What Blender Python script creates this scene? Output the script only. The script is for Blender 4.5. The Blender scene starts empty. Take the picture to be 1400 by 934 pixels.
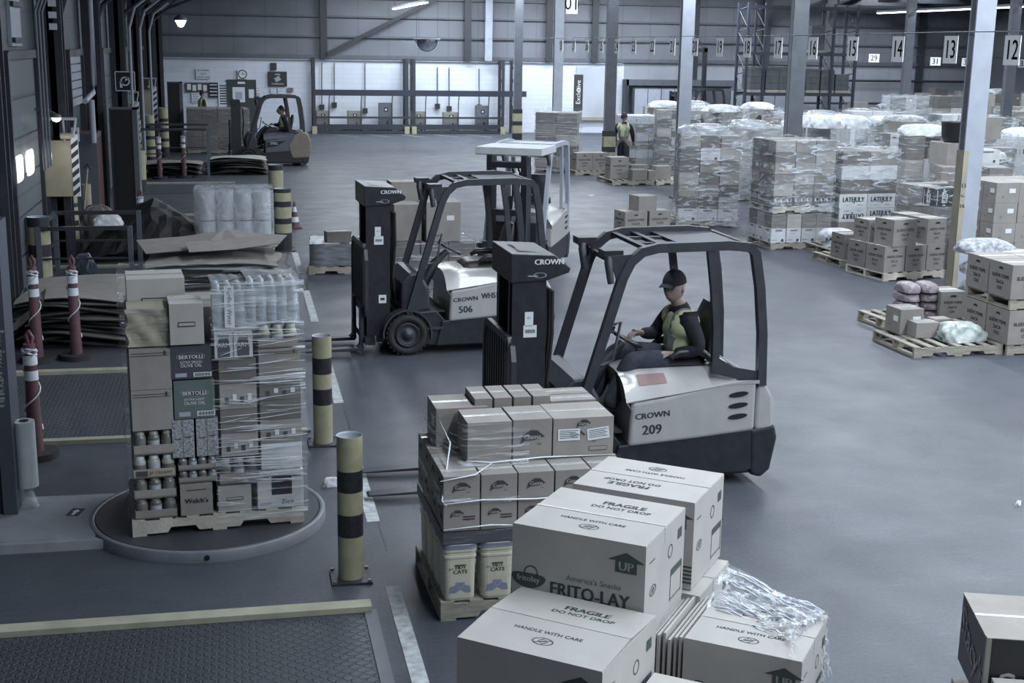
import bpy, math, random
from mathutils import Vector, Matrix
R = math.radians
C = bpy.context.scene.collection
random.seed(7)

# ------------------------------------------------------------------ camera, light, exposure
F_PX = 1795.5; YAW = 0.20745; PITCH = 0.22087; ROLL = 0.01564; CAM_H = 3.6
_cy, _sy, _cp, _sp = math.cos(YAW), math.sin(YAW), math.cos(PITCH), math.sin(PITCH)
fwd = Vector((_sy*_cp, _cy*_cp, -_sp)); rgt = Vector((_cy, -_sy, 0)); up = rgt.cross(fwd)
cr = rgt*math.cos(ROLL)+up*math.sin(ROLL); cu = -rgt*math.sin(ROLL)+up*math.cos(ROLL)
cam_data = bpy.data.cameras.new('camera'); cam = bpy.data.objects.new('camera', cam_data); C.objects.link(cam)
M3 = Matrix((cr, cu, -fwd)).transposed().to_4x4()
cam.matrix_world = Matrix.Translation((0, 0, CAM_H)) @ M3
cam_data.sensor_width = 36; cam_data.lens = 36*F_PX/1400; cam_data.clip_start = .05; cam_data.clip_end = 300
bpy.context.scene.camera = cam
sc = bpy.context.scene
sc.view_settings.view_transform = 'Standard'; sc.view_settings.look = 'None'
sc.view_settings.gamma = 1; sc.view_settings.use_curve_mapping = False
sc.view_settings.exposure = 0.24
try: sc.cycles.transparent_max_bounces = 24
except Exception: pass
W = bpy.data.worlds.new('hall_air'); sc.world = W; W.use_nodes = True
W.node_tree.nodes['Background'].inputs[0].default_value = (.62, .76, 1, 1)
W.node_tree.nodes['Background'].inputs[1].default_value = .05
LIGHT = (.84, .92, 1.0)
def area(x, y, z, sx, sy, watt, col=LIGHT, rot=(0, 0, 0)):
    l = bpy.data.lights.new('ceiling_lamp_light', 'AREA'); l.shape = 'RECTANGLE'; l.size = sx; l.size_y = sy
    l.energy = watt; l.color = col
    o = bpy.data.objects.new('ceiling_lamp_light', l); o.location = (x, y, z); o.rotation_euler = rot; C.objects.link(o); return o
for x, k in ((3.6, .55), (10.7, 1.0), (18, 1.05), (26, 1.1)):
    for y, e in ((1.6, 1.7), (8, 1.1), (14, 1.0), (21, .95), (30, 1.0), (39, 1.05), (48.5, 1.25)):
        area(x, y, 6.3, .5, 6, 430*k*e)
for x, e in ((8, 440), (14, 380), (20.5, 130), (27, 130)): area(x, 52.6, 6.1, 5, .4, e)     # row of lamps close to the end wall

def ray(px, py): return fwd*F_PX+cr*(px-700)-cu*(py-467)
def at(px, py, z=0.0):
    d = ray(px, py); t = (z-CAM_H)/d.z; return Vector((d.x*t, d.y*t, z))
def on_x(px, py, X): d = ray(px, py); t = X/d.x; return Vector((X, d.y*t, d.z*t+CAM_H))
def on_y(px, py, Y): d = ray(px, py); t = Y/d.y; return Vector((d.x*t, Y, d.z*t+CAM_H))

# ------------------------------------------------------------------ materials
MATS = {}
def mat(name, col, rough=.7, metal=0.0, var=0.0, vscale=8, bump=0.0, bscale=60, spec=.5, emit=None, obvar=0.0, stretch=None, coat=0):
    if name in MATS: return MATS[name]
    m = bpy.data.materials.new(name); m.use_nodes = True; nt = m.node_tree; b = nt.nodes['Principled BSDF']
    b.inputs['Base Color'].default_value = (*col, 1); b.inputs['Roughness'].default_value = rough
    b.inputs['Metallic'].default_value = metal; b.inputs['Specular IOR Level'].default_value = spec
    if coat: b.inputs['Coat Weight'].default_value = coat
    tc = nt.nodes.new('ShaderNodeTexCoord'); vec = tc.outputs['Object']
    if stretch:
        mp = nt.nodes.new('ShaderNodeMapping'); mp.inputs['Scale'].default_value = stretch
        nt.links.new(vec, mp.inputs[0]); vec = mp.outputs[0]
    out = None
    if var or obvar:
        out = nt.nodes.new('ShaderNodeRGB'); out.outputs[0].default_value = (*col, 1); out = out.outputs[0]
    if var:
        n = nt.nodes.new('ShaderNodeTexNoise'); n.inputs['Scale'].default_value = vscale; n.inputs['Detail'].default_value = 6
        nt.links.new(vec, n.inputs['Vector'])
        mr = nt.nodes.new('ShaderNodeMapRange'); mr.inputs[1].default_value = .3; mr.inputs[2].default_value = .7
        mr.inputs[3].default_value = 1-var; mr.inputs[4].default_value = 1+var
        nt.links.new(n.outputs[0], mr.inputs[0])
        h = nt.nodes.new('ShaderNodeHueSaturation'); nt.links.new(out, h.inputs['Color']); nt.links.new(mr.outputs[0], h.inputs['Value']); out = h.outputs[0]
    if obvar:
        g = nt.nodes.new('ShaderNodeNewGeometry'); oi = nt.nodes.new('ShaderNodeObjectInfo')
        ad = nt.nodes.new('ShaderNodeMath'); ad.operation = 'ADD'; nt.links.new(oi.outputs['Random'], ad.inputs[0])
        if obvar > .3: nt.links.new(g.outputs['Random Per Island'], ad.inputs[1])
        fr = nt.nodes.new('ShaderNodeMath'); fr.operation = 'FRACT'; nt.links.new(ad.outputs[0], fr.inputs[0])
        mr = nt.nodes.new('ShaderNodeMapRange'); mr.inputs[3].default_value = 1-obvar; mr.inputs[4].default_value = 1+obvar
        nt.links.new(fr.outputs[0], mr.inputs[0])
        h = nt.nodes.new('ShaderNodeHueSaturation'); nt.links.new(out, h.inputs['Color']); nt.links.new(mr.outputs[0], h.inputs['Value']); out = h.outputs[0]
    if out: nt.links.new(out, b.inputs['Base Color'])
    if bump:
        n = nt.nodes.new('ShaderNodeTexNoise'); n.inputs['Scale'].default_value = bscale; n.inputs['Detail'].default_value = 4
        nt.links.new(vec, n.inputs['Vector'])
        bp = nt.nodes.new('ShaderNodeBump'); bp.inputs['Strength'].default_value = bump; bp.inputs['Distance'].default_value = .01
        nt.links.new(n.outputs[0], bp.inputs['Height']); nt.links.new(bp.outputs[0], b.inputs['Normal'])
    if emit:
        b.inputs['Emission Color'].default_value = (*emit[0], 1); b.inputs['Emission Strength'].default_value = emit[1]
    MATS[name] = m; return m

card = mat('brown_cardboard', (.235, .222, .208), .85, var=.1, vscale=5, obvar=.16, bump=.15, bscale=25)
card_l = mat('pale_cardboard', (.36, .352, .34), .82, var=.06, vscale=5, obvar=.06)
card_d = mat('dark_cardboard', (.12, .115, .11), .85, var=.12, vscale=6, obvar=.25)
card_w = mat('white_cardboard', (.5, .52, .54), .75, var=.08, vscale=7, obvar=.12)
card_s = mat('mixed_cardboard', (.24, .235, .225), .85, var=.1, vscale=5, obvar=.5)
inner = mat('corrugated_edge', (.12, .11, .1), .9)
ink = mat('black_ink', (.035, .037, .04), .8)
inkg = mat('green_ink', (.045, .065, .06), .8)
white = mat('white_paper', (.62, .65, .68), .7)
tape = mat('clear_tape', (.4, .41, .42), .18, var=.2, vscale=30)
wood = mat('pallet_wood', (.3, .28, .235), .85, var=.25, vscale=6, bump=.4, bscale=40, stretch=(1, 6, 6), obvar=.2)
wood_l = mat('pale_pallet_wood', (.42, .4, .35), .85, var=.2, vscale=6, bump=.4, bscale=40, obvar=.15)
black = mat('black_steel', (.016, .018, .024), .42, var=.3, vscale=12)
dsteel = mat('dark_grey_steel', (.03, .033, .042), .45, var=.2, vscale=10)
gsteel = mat('grey_painted_steel', (.095, .105, .125), .45, var=.12, vscale=6)
lsteel = mat('light_grey_paint', (.33, .36, .42), .4, var=.08, vscale=4)
bsteel = mat('bare_steel', (.35, .37, .4), .3, metal=.8, var=.2, vscale=20)
truckg = mat('cream_truck_paint', (.34, .34, .345), .3, var=.07, vscale=5, coat=.3)
truckd = mat('tan_truck_paint', (.2, .168, .145), .45, var=.15, vscale=8)
rubber = mat('black_rubber', (.018, .019, .022), .8, var=.3, vscale=15)
vinyl = mat('black_vinyl', (.012, .013, .016), .4)
yellow = mat('bollard_yellow', (.33, .315, .215), .5, var=.15, vscale=9, bump=.2, bscale=30)
blk = mat('bollard_black', (.02, .022, .026), .5, var=.4, vscale=25)
creamp = mat('cream_panel', (.3, .28, .215), .6, var=.15, vscale=3)
red = mat('faded_red_plastic', (.105, .05, .06), .55, var=.25, vscale=8)
wband = mat('white_band', (.6, .64, .7), .45, var=.08, vscale=9)
wall_w = mat('white_wall_paint', (.56, .6, .68), .6)
hivis = mat('hivis_yellow', (.42, .45, .28), .7, var=.12, vscale=12)
reflect = mat('reflective_grey', (.2, .21, .22), .5)
skin = mat('skin', (.27, .205, .185), .6, var=.1, vscale=20)
dcloth = mat('black_cloth', (.012, .014, .02), .9, var=.3, vscale=20, bump=.5, bscale=30)
denim = mat('dark_denim', (.025, .03, .045), .9, var=.3, vscale=18, bump=.6, bscale=22)
hair = mat('dark_hair', (.012, .011, .012), .7)
blackfilm = mat('black_plastic_sheet', (.006, .007, .009), .6, bump=1, bscale=6, spec=.35)
lampglow = mat('lamp_glow', (1, 1, 1), .5, emit=((.85, .93, 1), 6))
daylight = mat('daylit_pane', (.8, .85, .9), .3, emit=((.85, .93, 1), 1.1))
mirrorm = mat('mirror_silver', (.6, .63, .68), .12, metal=1)
green = mat('green_door_paint', (.035, .046, .046), .5)
sack = mat('white_sack', (.55, .58, .62), .5, var=.25, vscale=9, bump=.8, bscale=14)
sackd = mat('printed_sack', (.28, .3, .33), .5, var=.6, vscale=16, bump=.8, bscale=14)
pink = mat('mauve_wrap', (.2, .172, .195), .35, var=.2, vscale=10, bump=1, bscale=18)
bagg = mat('pale_green_bag', (.36, .41, .395), .3, var=.25, vscale=8, bump=1, bscale=12)
foil = mat('silver_wrap', (.42, .44, .48), .22, metal=.55, var=.35, vscale=7, bump=1, bscale=9, stretch=(.6, .6, 3))
paint_w = mat('worn_white_floor_paint', (.4, .43, .45), .7, var=.35, vscale=14)
curb = mat('yellow_edge_paint', (.31, .31, .24), .55, var=.2, vscale=5)
jar = mat('glass_jar', (.13, .13, .12), .15, var=.5, vscale=25)
jarlid = mat('jar_lid', (.34, .34, .32), .35)
bert_d = mat('dark_printed_board', (.055, .06, .075), .5, var=.1)
bert_g = mat('green_printed_board', (.105, .14, .13), .5, var=.1)
speck = mat('speckled_board', (.25, .27, .29), .6, var=.6, vscale=60)
waterb = mat('bottled_water_pack', (.3, .37, .42), .12, var=.35, vscale=14, bump=.8, bscale=20)
bucket_m = mat('cream_plastic', (.48, .475, .38), .4)
bluelab = mat('blue_label', (.2, .22, .32), .5)
lidm = mat('grey_plastic_lid', (.17, .18, .23), .3)

def film_mat(name, body, lo, hi, sx=3, sz=30, rough=.12, thr=(.45, .72), bs=1.0):
    m = bpy.data.materials.new(name); m.use_nodes = True; nt = m.node_tree
    b = nt.nodes['Principled BSDF']; b.inputs['Base Color'].default_value = (*body, 1); b.inputs['Roughness'].default_value = rough
    b.inputs['Specular IOR Level'].default_value = .9
    tc = nt.nodes.new('ShaderNodeTexCoord'); mp = nt.nodes.new('ShaderNodeMapping')
    mp.inputs['Scale'].default_value = (sx, sx, sz); mp.inputs['Rotation'].default_value = (.05, .12, 0)
    nt.links.new(tc.outputs['Object'], mp.inputs[0])
    n = nt.nodes.new('ShaderNodeTexNoise'); n.inputs['Scale'].default_value = 1; n.inputs['Detail'].default_value = 5; n.inputs['Distortion'].default_value = 1.2
    nt.links.new(mp.outputs[0], n.inputs['Vector'])
    mr = nt.nodes.new('ShaderNodeMapRange'); mr.inputs[1].default_value = thr[0]; mr.inputs[2].default_value = thr[1]
    mr.inputs[3].default_value = lo; mr.inputs[4].default_value = hi
    nt.links.new(n.outputs[0], mr.inputs[0]); nt.links.new(mr.outputs[0], b.inputs['Alpha'])
    bp = nt.nodes.new('ShaderNodeBump'); bp.inputs['Strength'].default_value = bs; bp.inputs['Distance'].default_value = .03
    nt.links.new(n.outputs[0], bp.inputs['Height']); nt.links.new(bp.outputs[0], b.inputs['Normal'])
    MATS[name] = m; return m
film = film_mat('clear_stretch_film', (.6, .63, .68), .03, .5, thr=(.5, .75))
film_s = film_mat('streaky_stretch_film', (.66, .7, .76), .04, .7, sx=1.8, sz=26, thr=(.53, .68))  # whiter alpha streaks are film wrinkles with highlights painted in
film_w = film_mat('wrinkled_stretch_film', (.62, .66, .72), .08, .8, sx=2.6, sz=12, thr=(.5, .66), bs=1.0)
film_h = film_mat('cloudy_stretch_film', (.55, .59, .64), .22, .85, sx=2, sz=9, thr=(.35, .75))
film_v = film_mat('loose_stretch_film', (.66, .7, .75), .10, .8, sx=16, sz=16, thr=(.47, .63))

def brickwall():
    m = bpy.data.materials.new('white_block_wall'); m.use_nodes = True; nt = m.node_tree; b = nt.nodes['Principled BSDF']
    tc = nt.nodes.new('ShaderNodeTexCoord'); mp = nt.nodes.new('ShaderNodeMapping'); mp.inputs['Rotation'].default_value = (R(90), 0, 0)
    nt.links.new(tc.outputs['Object'], mp.inputs[0])
    br = nt.nodes.new('ShaderNodeTexBrick'); nt.links.new(mp.outputs[0], br.inputs[0])
    br.inputs['Color1'].default_value = (.6, .64, .72, 1); br.inputs['Color2'].default_value = (.56, .6, .68, 1); br.inputs['Mortar'].default_value = (.51, .55, .62, 1)
    br.inputs['Scale'].default_value = 1; br.inputs['Mortar Size'].default_value = .012; br.inputs['Brick Width'].default_value = .8; br.inputs['Row Height'].default_value = .2
    nt.links.new(br.outputs[0], b.inputs['Base Color']); b.inputs['Roughness'].default_value = .6; return m
def ribwall(name, col, scale, axis, rough=.5, depth=.25):
    m = bpy.data.materials.new(name); m.use_nodes = True; nt = m.node_tree; b = nt.nodes['Principled BSDF']
    tc = nt.nodes.new('ShaderNodeTexCoord'); w = nt.nodes.new('ShaderNodeTexWave'); w.wave_type = 'BANDS'; w.bands_direction = axis
    w.wave_profile = 'SAW'; w.inputs['Scale'].default_value = scale; nt.links.new(tc.outputs['Object'], w.inputs[0])
    cr_ = nt.nodes.new('ShaderNodeValToRGB'); cr_.color_ramp.elements[0].color = (*[c*(1-depth) for c in col], 1); cr_.color_ramp.elements[1].color = (*col, 1)
    cr_.color_ramp.elements[0].position = .0; cr_.color_ramp.elements[1].position = .07
    n = nt.nodes.new('ShaderNodeTexNoise'); n.inputs['Scale'].default_value = .7
    nt.links.new(tc.outputs['Object'], n.inputs[0]); nt.links.new(w.outputs[0], cr_.inputs[0])
    mx = nt.nodes.new('ShaderNodeMix'); mx.data_type = 'RGBA'; mx.blend_type = 'MULTIPLY'; mx.inputs[0].default_value = .5
    nt.links.new(cr_.outputs[0], mx.inputs[6]); nt.links.new(n.outputs[0], mx.inputs[7])
    nt.links.new(mx.outputs[2], b.inputs['Base Color']); b.inputs['Roughness'].default_value = rough
    bp = nt.nodes.new('ShaderNodeBump'); bp.inputs['Strength'].default_value = .4; bp.inputs['Distance'].default_value = .02
    nt.links.new(w.outputs[0], bp.inputs['Height']); nt.links.new(bp.outputs[0], b.inputs['Normal']); return m
def floor_mat():
    m = bpy.data.materials.new('worn_concrete'); m.use_nodes = True; nt = m.node_tree; b = nt.nodes['Principled BSDF']
    tc = nt.nodes.new('ShaderNodeTexCoord')
    def noise(sc_, det, st=None, dist=0):
        v = tc.outputs['Object']
        if st:
            mp = nt.nodes.new('ShaderNodeMapping'); mp.inputs['Scale'].default_value = st; mp.inputs['Rotation'].default_value = (0, 0, st[0]*.1)
            nt.links.new(v, mp.inputs[0]); v = mp.outputs[0]
        n = nt.nodes.new('ShaderNodeTexNoise'); n.inputs['Scale'].default_value = sc_; n.inputs['Detail'].default_value = det; n.inputs['Distortion'].default_value = dist
        nt.links.new(v, n.inputs[0]); return n.outputs[0]
    def mrange(s, a, b_, c, d):
        r = nt.nodes.new('ShaderNodeMapRange'); 
        for i, q in enumerate((a, b_, c, d)): r.inputs[i+1].default_value = q
        nt.links.new(s, r.inputs[0]); return r.outputs[0]
    def mul(a, b_):
        k = nt.nodes.new('ShaderNodeMath'); k.operation = 'MULTIPLY'; nt.links.new(a, k.inputs[0]); nt.links.new(b_, k.inputs[1]); return k.outputs[0]
    big = mrange(noise(.35, 5), .3, .7, .9, 1.08)
    mid = mrange(noise(2.2, 10, dist=.6), .3, .75, .9, 1.12)
    scr = mrange(noise(3, 6, (.4, 6, 1), 2.5), .58, .72, 1.0, 1.3)
    scr2 = mrange(noise(4, 6, (8, .6, 1), 1.5), .66, .78, 1.0, 1.14)
    fine = mrange(noise(38, 5), .25, .75, .8, 1.2)
    val = mul(mul(mul(mul(big, mid), scr), fine), scr2)
    # long slab joints
    hs = nt.nodes.new('ShaderNodeHueSaturation'); hs.inputs['Color'].default_value = (.057, .064, .080, 1); nt.links.new(val, hs.inputs['Value'])
    nt.links.new(hs.outputs[0], b.inputs['Base Color'])
    nt.links.new(mrange(noise(1.5, 6), .3, .7, .42, .56), b.inputs['Roughness']); b.inputs['Specular IOR Level'].default_value = .45
    bp = nt.nodes.new('ShaderNodeBump'); bp.inputs['Strength'].default_value = .12; bp.inputs['Distance'].default_value = .01
    nt.links.new(fine, bp.inputs['Height']); nt.links.new(bp.outputs[0], b.inputs['Normal']); return m
def checker_plate():
    m = bpy.data.materials.new('diamond_plate'); m.use_nodes = True; nt = m.node_tree; b = nt.nodes['Principled BSDF']
    tc = nt.nodes.new('ShaderNodeTexCoord')
    def lozenge(rot, off):
        mp = nt.nodes.new('ShaderNodeMapping'); mp.inputs['Rotation'].default_value = (0, 0, rot); mp.inputs['Scale'].default_value = (16, 16, 1); mp.inputs['Location'].default_value = (off, off, 0)
        nt.links.new(tc.outputs['Object'], mp.inputs[0])
        fr = nt.nodes.new('ShaderNodeVectorMath'); fr.operation = 'FRACTION'; nt.links.new(mp.outputs[0], fr.inputs[0])
        sb = nt.nodes.new('ShaderNodeVectorMath'); sb.operation = 'SUBTRACT'; sb.inputs[1].default_value = (.5, .5, 0); nt.links.new(fr.outputs[0], sb.inputs[0])
        ml = nt.nodes.new('ShaderNodeVectorMath'); ml.operation = 'MULTIPLY'; ml.inputs[1].default_value = (2.3, 7, 0); nt.links.new(sb.outputs[0], ml.inputs[0])
        ln = nt.nodes.new('ShaderNodeVectorMath'); ln.operation = 'LENGTH'; nt.links.new(ml.outputs[0], ln.inputs[0])
        r = nt.nodes.new('ShaderNodeMapRange'); r.inputs[1].default_value = .7; r.inputs[2].default_value = 1.1; r.inputs[3].default_value = 1; r.inputs[4].default_value = 0
        nt.links.new(ln.outputs['Value'], r.inputs[0]); return r.outputs[0]
    mx = nt.nodes.new('ShaderNodeMath'); mx.operation = 'MAXIMUM'; nt.links.new(lozenge(R(45), 0), mx.inputs[0]); nt.links.new(lozenge(R(-45), .5), mx.inputs[1])
    bp = nt.nodes.new('ShaderNodeBump'); bp.inputs['Strength'].default_value = 1; bp.inputs['Distance'].default_value = .012
    nt.links.new(mx.outputs[0], bp.inputs['Height']); nt.links.new(bp.outputs[0], b.inputs['Normal'])
    n = nt.nodes.new('ShaderNodeTexNoise'); n.inputs['Scale'].default_value = 3; nt.links.new(tc.outputs['Object'], n.inputs[0])
    r = nt.nodes.new('ShaderNodeMapRange'); r.inputs[3].default_value = .35; r.inputs[4].default_value = .55; nt.links.new(n.outputs[0], r.inputs[0]); nt.links.new(r.outputs[0], b.inputs['Roughness'])
    b.inputs['Base Color'].default_value = (.075, .083, .1, 1); b.inputs['Metallic'].default_value = .5; return m
brick_m = brickwall()
clad = ribwall('grey_wall_cladding', (.2, .215, .25), .25, 'X')
dockw = ribwall('dark_dock_cladding', (.07, .085, .1), .55, 'Z', depth=.45)
sect = ribwall('sectional_door_panels', (.12, .145, .165), .45, 'Z', depth=.5)
rollm = ribwall('white_roller_slats', (.6, .64, .72), 1.8, 'Z', depth=.12)
floorm = floor_mat(); plate = checker_plate()

# ------------------------------------------------------------------ mesh collector
_txt = {}
def text_mesh(s, ax='CENTER'):
    k = (s, ax)
    if k not in _txt:
        cv = bpy.data.curves.new('t', 'FONT'); cv.body = s; cv.align_x = ax; cv.align_y = 'CENTER'; cv.resolution_u = 2
        o = bpy.data.objects.new('t', cv); C.objects.link(o); bpy.context.view_layer.update()
        me = o.to_mesh(); _txt[k] = ([v.co.copy() for v in me.vertices], [tuple(p.vertices) for p in me.polygons])
        o.to_mesh_clear(); bpy.data.objects.remove(o); bpy.data.curves.remove(cv)
    return _txt[k]
def TR(x, y, z, rz=0, rx=0, ry=0):
    return Matrix.Translation((x, y, z)) @ Matrix.Rotation(rz, 4, 'Z') @ Matrix.Rotation(ry, 4, 'Y') @ Matrix.Rotation(rx, 4, 'X')
class G:
    def __init__(s): s.v = []; s.f = []; s.mi = []; s.sm = []; s.mats = []; s.T = Matrix.Identity(4)
    def add(s, vs, fs, m, T=None, smooth=False):
        if m not in s.mats: s.mats.append(m)
        i = s.mats.index(m); n = len(s.v); T = s.T @ T if T is not None else s.T
        s.v += [tuple(T @ Vector(p)) for p in vs]; s.f += [tuple(n+k for k in f) for f in fs]
        s.mi += [i]*len(fs); s.sm += [smooth]*len(fs); return s
    def box(s, x0, x1, y0, y1, z0, z1, m, T=None):
        v = [(x, y, z) for z in (z0, z1) for y in (y0, y1) for x in (x0, x1)]
        return s.add(v, [(0, 2, 3, 1), (4, 5, 7, 6), (0, 1, 5, 4), (2, 6, 7, 3), (0, 4, 6, 2), (1, 3, 7, 5)], m, T)
    def cyl(s, p0, p1, r, m, n=14, r1=None, cap=True):
        p0 = Vector(p0); p1 = Vector(p1); d = (p1-p0); q = d.to_track_quat('Z', 'Y'); r1 = r if r1 is None else r1; L = d.length
        v = []; 
        for z, rr in ((0, r), (L, r1)):
            for k in range(n): a = 2*math.pi*k/n; v.append(p0+q @ Vector((rr*math.cos(a), rr*math.sin(a), z)))
        f = [(k, (k+1) % n, n+(k+1) % n, n+k) for k in range(n)]
        s.add(v, f, m, smooth=True)
        if cap: s.add(v, [tuple(range(n-1, -1, -1)), tuple(range(n, 2*n))], m)
        return s
    def tube(s, pts, r, m, n=8, closed=False, sq=None, cap=True):
        pts = [Vector(p) for p in pts]; N = len(pts); v = []; 
        for i, p in enumerate(pts):
            a = pts[(i-1) % N] if (i > 0 or closed) else p; b = pts[(i+1) % N] if (i < N-1 or closed) else p
            d = (b-a).normalized(); ref = Vector((0, 1, 0)) if abs(d.y) < .9 else Vector((0, 0, 1))
            u = d.cross(ref).normalized(); w = d.cross(u)
            rr = r[i] if isinstance(r, (list, tuple)) else r
            if sq: 
                for cu_, cw in ((1, 1), (-1, 1), (-1, -1), (1, -1)): v.append(p+u*cu_*sq[0]/2+w*cw*sq[1]/2)
            else:
                for k in range(n): t = 2*math.pi*k/n; v.append(p+u*rr*math.cos(t)+w*rr*math.sin(t))
        k_ = 4 if sq else n; f = []
        for i in range(N if closed else N-1):
            j = (i+1) % N
            for k in range(k_): f.append((i*k_+k, j*k_+k, j*k_+(k+1) % k_, i*k_+(k+1) % k_))
        s.add(v, f, m, smooth=not sq)
        if cap and not closed: s.add(v, [tuple(range(k_)), tuple(range((N-1)*k_+k_-1, (N-1)*k_-1, -1))], m)
        return s
    def prism(s, poly, a, b, m, ax='y', T=None, smooth=False):
        n = len(poly); P = {'y': lambda p, t: (p[0], t, p[1]), 'x': lambda p, t: (t, p[0], p[1]), 'z': lambda p, t: (p[0], p[1], t)}[ax]
        v = [P(p, a) for p in poly]+[P(p, b) for p in poly]
        s.add(v, [(k, (k+1) % n, n+(k+1) % n, n+k) for k in range(n)], m, T, smooth)
        return s.add(v, [tuple(range(n-1, -1, -1)), tuple(range(n, 2*n))], m, T)
    def lathe(s, prof, m, n=24, T=None, smooth=True):
        v = [(r*math.cos(2*math.pi*k/n), r*math.sin(2*math.pi*k/n), z) for r, z in prof for k in range(n)]
        f = [(i*n+k, i*n+(k+1) % n, (i+1)*n+(k+1) % n, (i+1)*n+k) for i in range(len(prof)-1) for k in range(n)]
        return s.add(v, f, m, T, smooth)
    def grid(s, fn, nu, nv, m, T=None, smooth=True):
        v = [fn(i/nu, j/nv) for j in range(nv+1) for i in range(nu+1)]
        f = [(j*(nu+1)+i, j*(nu+1)+i+1, (j+1)*(nu+1)+i+1, (j+1)*(nu+1)+i) for j in range(nv) for i in range(nu)]
        return s.add(v, f, m, T, smooth)
    def text(s, t, size, T, m, ax='CENTER', sx=1.0, bold=0):
        vs, fs = text_mesh(t, ax)
        for dx in ([0] if not bold else [-bold, bold]):
            s.add([(p.x*size*sx+dx, p.y*size, 0) for p in vs], fs, m, T)
        return s
    def ring(s, r, w, T, m, n=28, sy=1.0):
        v = [((r+q)*math.cos(2*math.pi*k/n), (r+q)*sy*math.sin(2*math.pi*k/n), 0) for q in (-w/2, w/2) for k in range(n)]
        return s.add(v, [(k, n+k, n+(k+1) % n, (k+1) % n) for k in range(n)], m, T)
    def flat(s, poly, T, m): return s.add([(a, b, 0) for a, b in poly], [tuple(range(len(poly)))], m, T)
    def rect(s, cx, cy, w, h, T, m): return s.flat([(cx-w/2, cy-h/2), (cx+w/2, cy-h/2), (cx+w/2, cy+h/2), (cx-w/2, cy+h/2)], T, m)
    def mesh(s, name):
        me = bpy.data.meshes.new(name); me.from_pydata(s.v, [], s.f)
        for m in s.mats: me.materials.append(m)
        me.polygons.foreach_set('material_index', s.mi); me.polygons.foreach_set('use_smooth', s.sm); me.update(); return me
    def obj(s, name, parent=None, loc=(0, 0, 0), rz=0, bevel=0, seg=2, fix=False):
        me = s.mesh(name)
        if fix or bevel:
            import bmesh
            b = bmesh.new(); b.from_mesh(me); bmesh.ops.remove_doubles(b, verts=b.verts, dist=.0004); bmesh.ops.recalc_face_normals(b, faces=b.faces); b.to_mesh(me); b.free()
        o = bpy.data.objects.new(name, me); C.objects.link(o); o.location = loc; o.rotation_euler = (0, 0, rz)
        if parent: o.parent = parent
        if bevel:
            md = o.modifiers.new('b', 'BEVEL'); md.width = bevel; md.segments = seg; md.limit_method = 'ANGLE'; md.angle_limit = R(50)
        return o
# matrices that put flat xy drawings on the faces of a box of size w,d,h (origin at base centre)
def FR(w, d, h, x=0, z=0, e=.0015): return Matrix.Translation((x, -d/2-e, z)) @ Matrix.Rotation(R(90), 4, 'X')
def LF(w, d, h, y=0, z=0, e=.0015): return Matrix.Translation((-w/2-e, y, z)) @ Matrix.Rotation(R(-90), 4, 'Z') @ Matrix.Rotation(R(90), 4, 'X')
def RT(w, d, h, y=0, z=0, e=.0015): return Matrix.Translation((w/2+e, y, z)) @ Matrix.Rotation(R(90), 4, 'Z') @ Matrix.Rotation(R(90), 4, 'X')
def TP(w, d, h, x=0, y=0, rz=0, e=.0015): return Matrix.Translation((x, y, h+e)) @ Matrix.Rotation(rz, 4, 'Z')

LABELS = {}
def tag(o, label, cat, group=None, kind=None):
    o['label'] = label; o['category'] = cat
    if group: o['group'] = group
    if kind: o['kind'] = kind
    n = len(label.split())
    if n > 16 or n < 4: print('LABEL LEN', n, label)
    if label in LABELS and not (group and LABELS[label] == group): print('DUP LABEL', label)
    LABELS[label] = group
    return o
def struct(o): o['kind'] = 'structure'; return o
def empty(name, loc=(0, 0, 0), rz=0, parent=None):
    o = bpy.data.objects.new(name, None); C.objects.link(o); o.location = loc; o.rotation_euler = (0, 0, rz); o.empty_display_size = .2
    if parent: o.parent = parent
    return o
def thing(name, label, cat, loc=(0, 0, 0), rz=0, group=None): return tag(empty(name, loc, rz), label, cat, group)
# ------------------------------------------------------------------ the hall
XW = -3.1; YB = 55.8; XR = 33.5
g = G(); g.box(XW-.3, XR+.3, -1.5, YB+.3, -.2, 0, floorm); struct(g.obj('floor'))
lowc = ribwall('pale_lower_cladding', (.36, .385, .44), .25, 'X', depth=.12)
g = G(); g.box(XW-.2, 16.5, YB, YB+.25, 0, 3.0, brick_m); g.box(16.5, XR+.2, YB, YB+.25, 0, 3.0, lowc); g.box(XW-.2, XR+.2, YB-.02, YB+.25, 3.0, 6.7, clad); struct(g.obj('wall_back'))
g = G(); g.box(XW-.3, XW, -1.5, YB+.3, 0, 3.35, dockw); g.box(XW-.3, XW, -1.5, YB+.3, 3.35, 4.75, dockw); struct(g.obj('wall_left'))
g = G(); g.box(XR, XR+.3, -1.5, YB+.3, 0, 6.7, clad); struct(g.obj('wall_right'))
g = G(); g.prism([(XW-.3, 4.7), (1.5, 6.6), (XR+.3, 6.6), (XR+.3, 6.75), (1.5, 6.75), (XW-.3, 4.85)], -1.5, YB+.3, gsteel); struct(g.obj('ceiling'))
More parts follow.
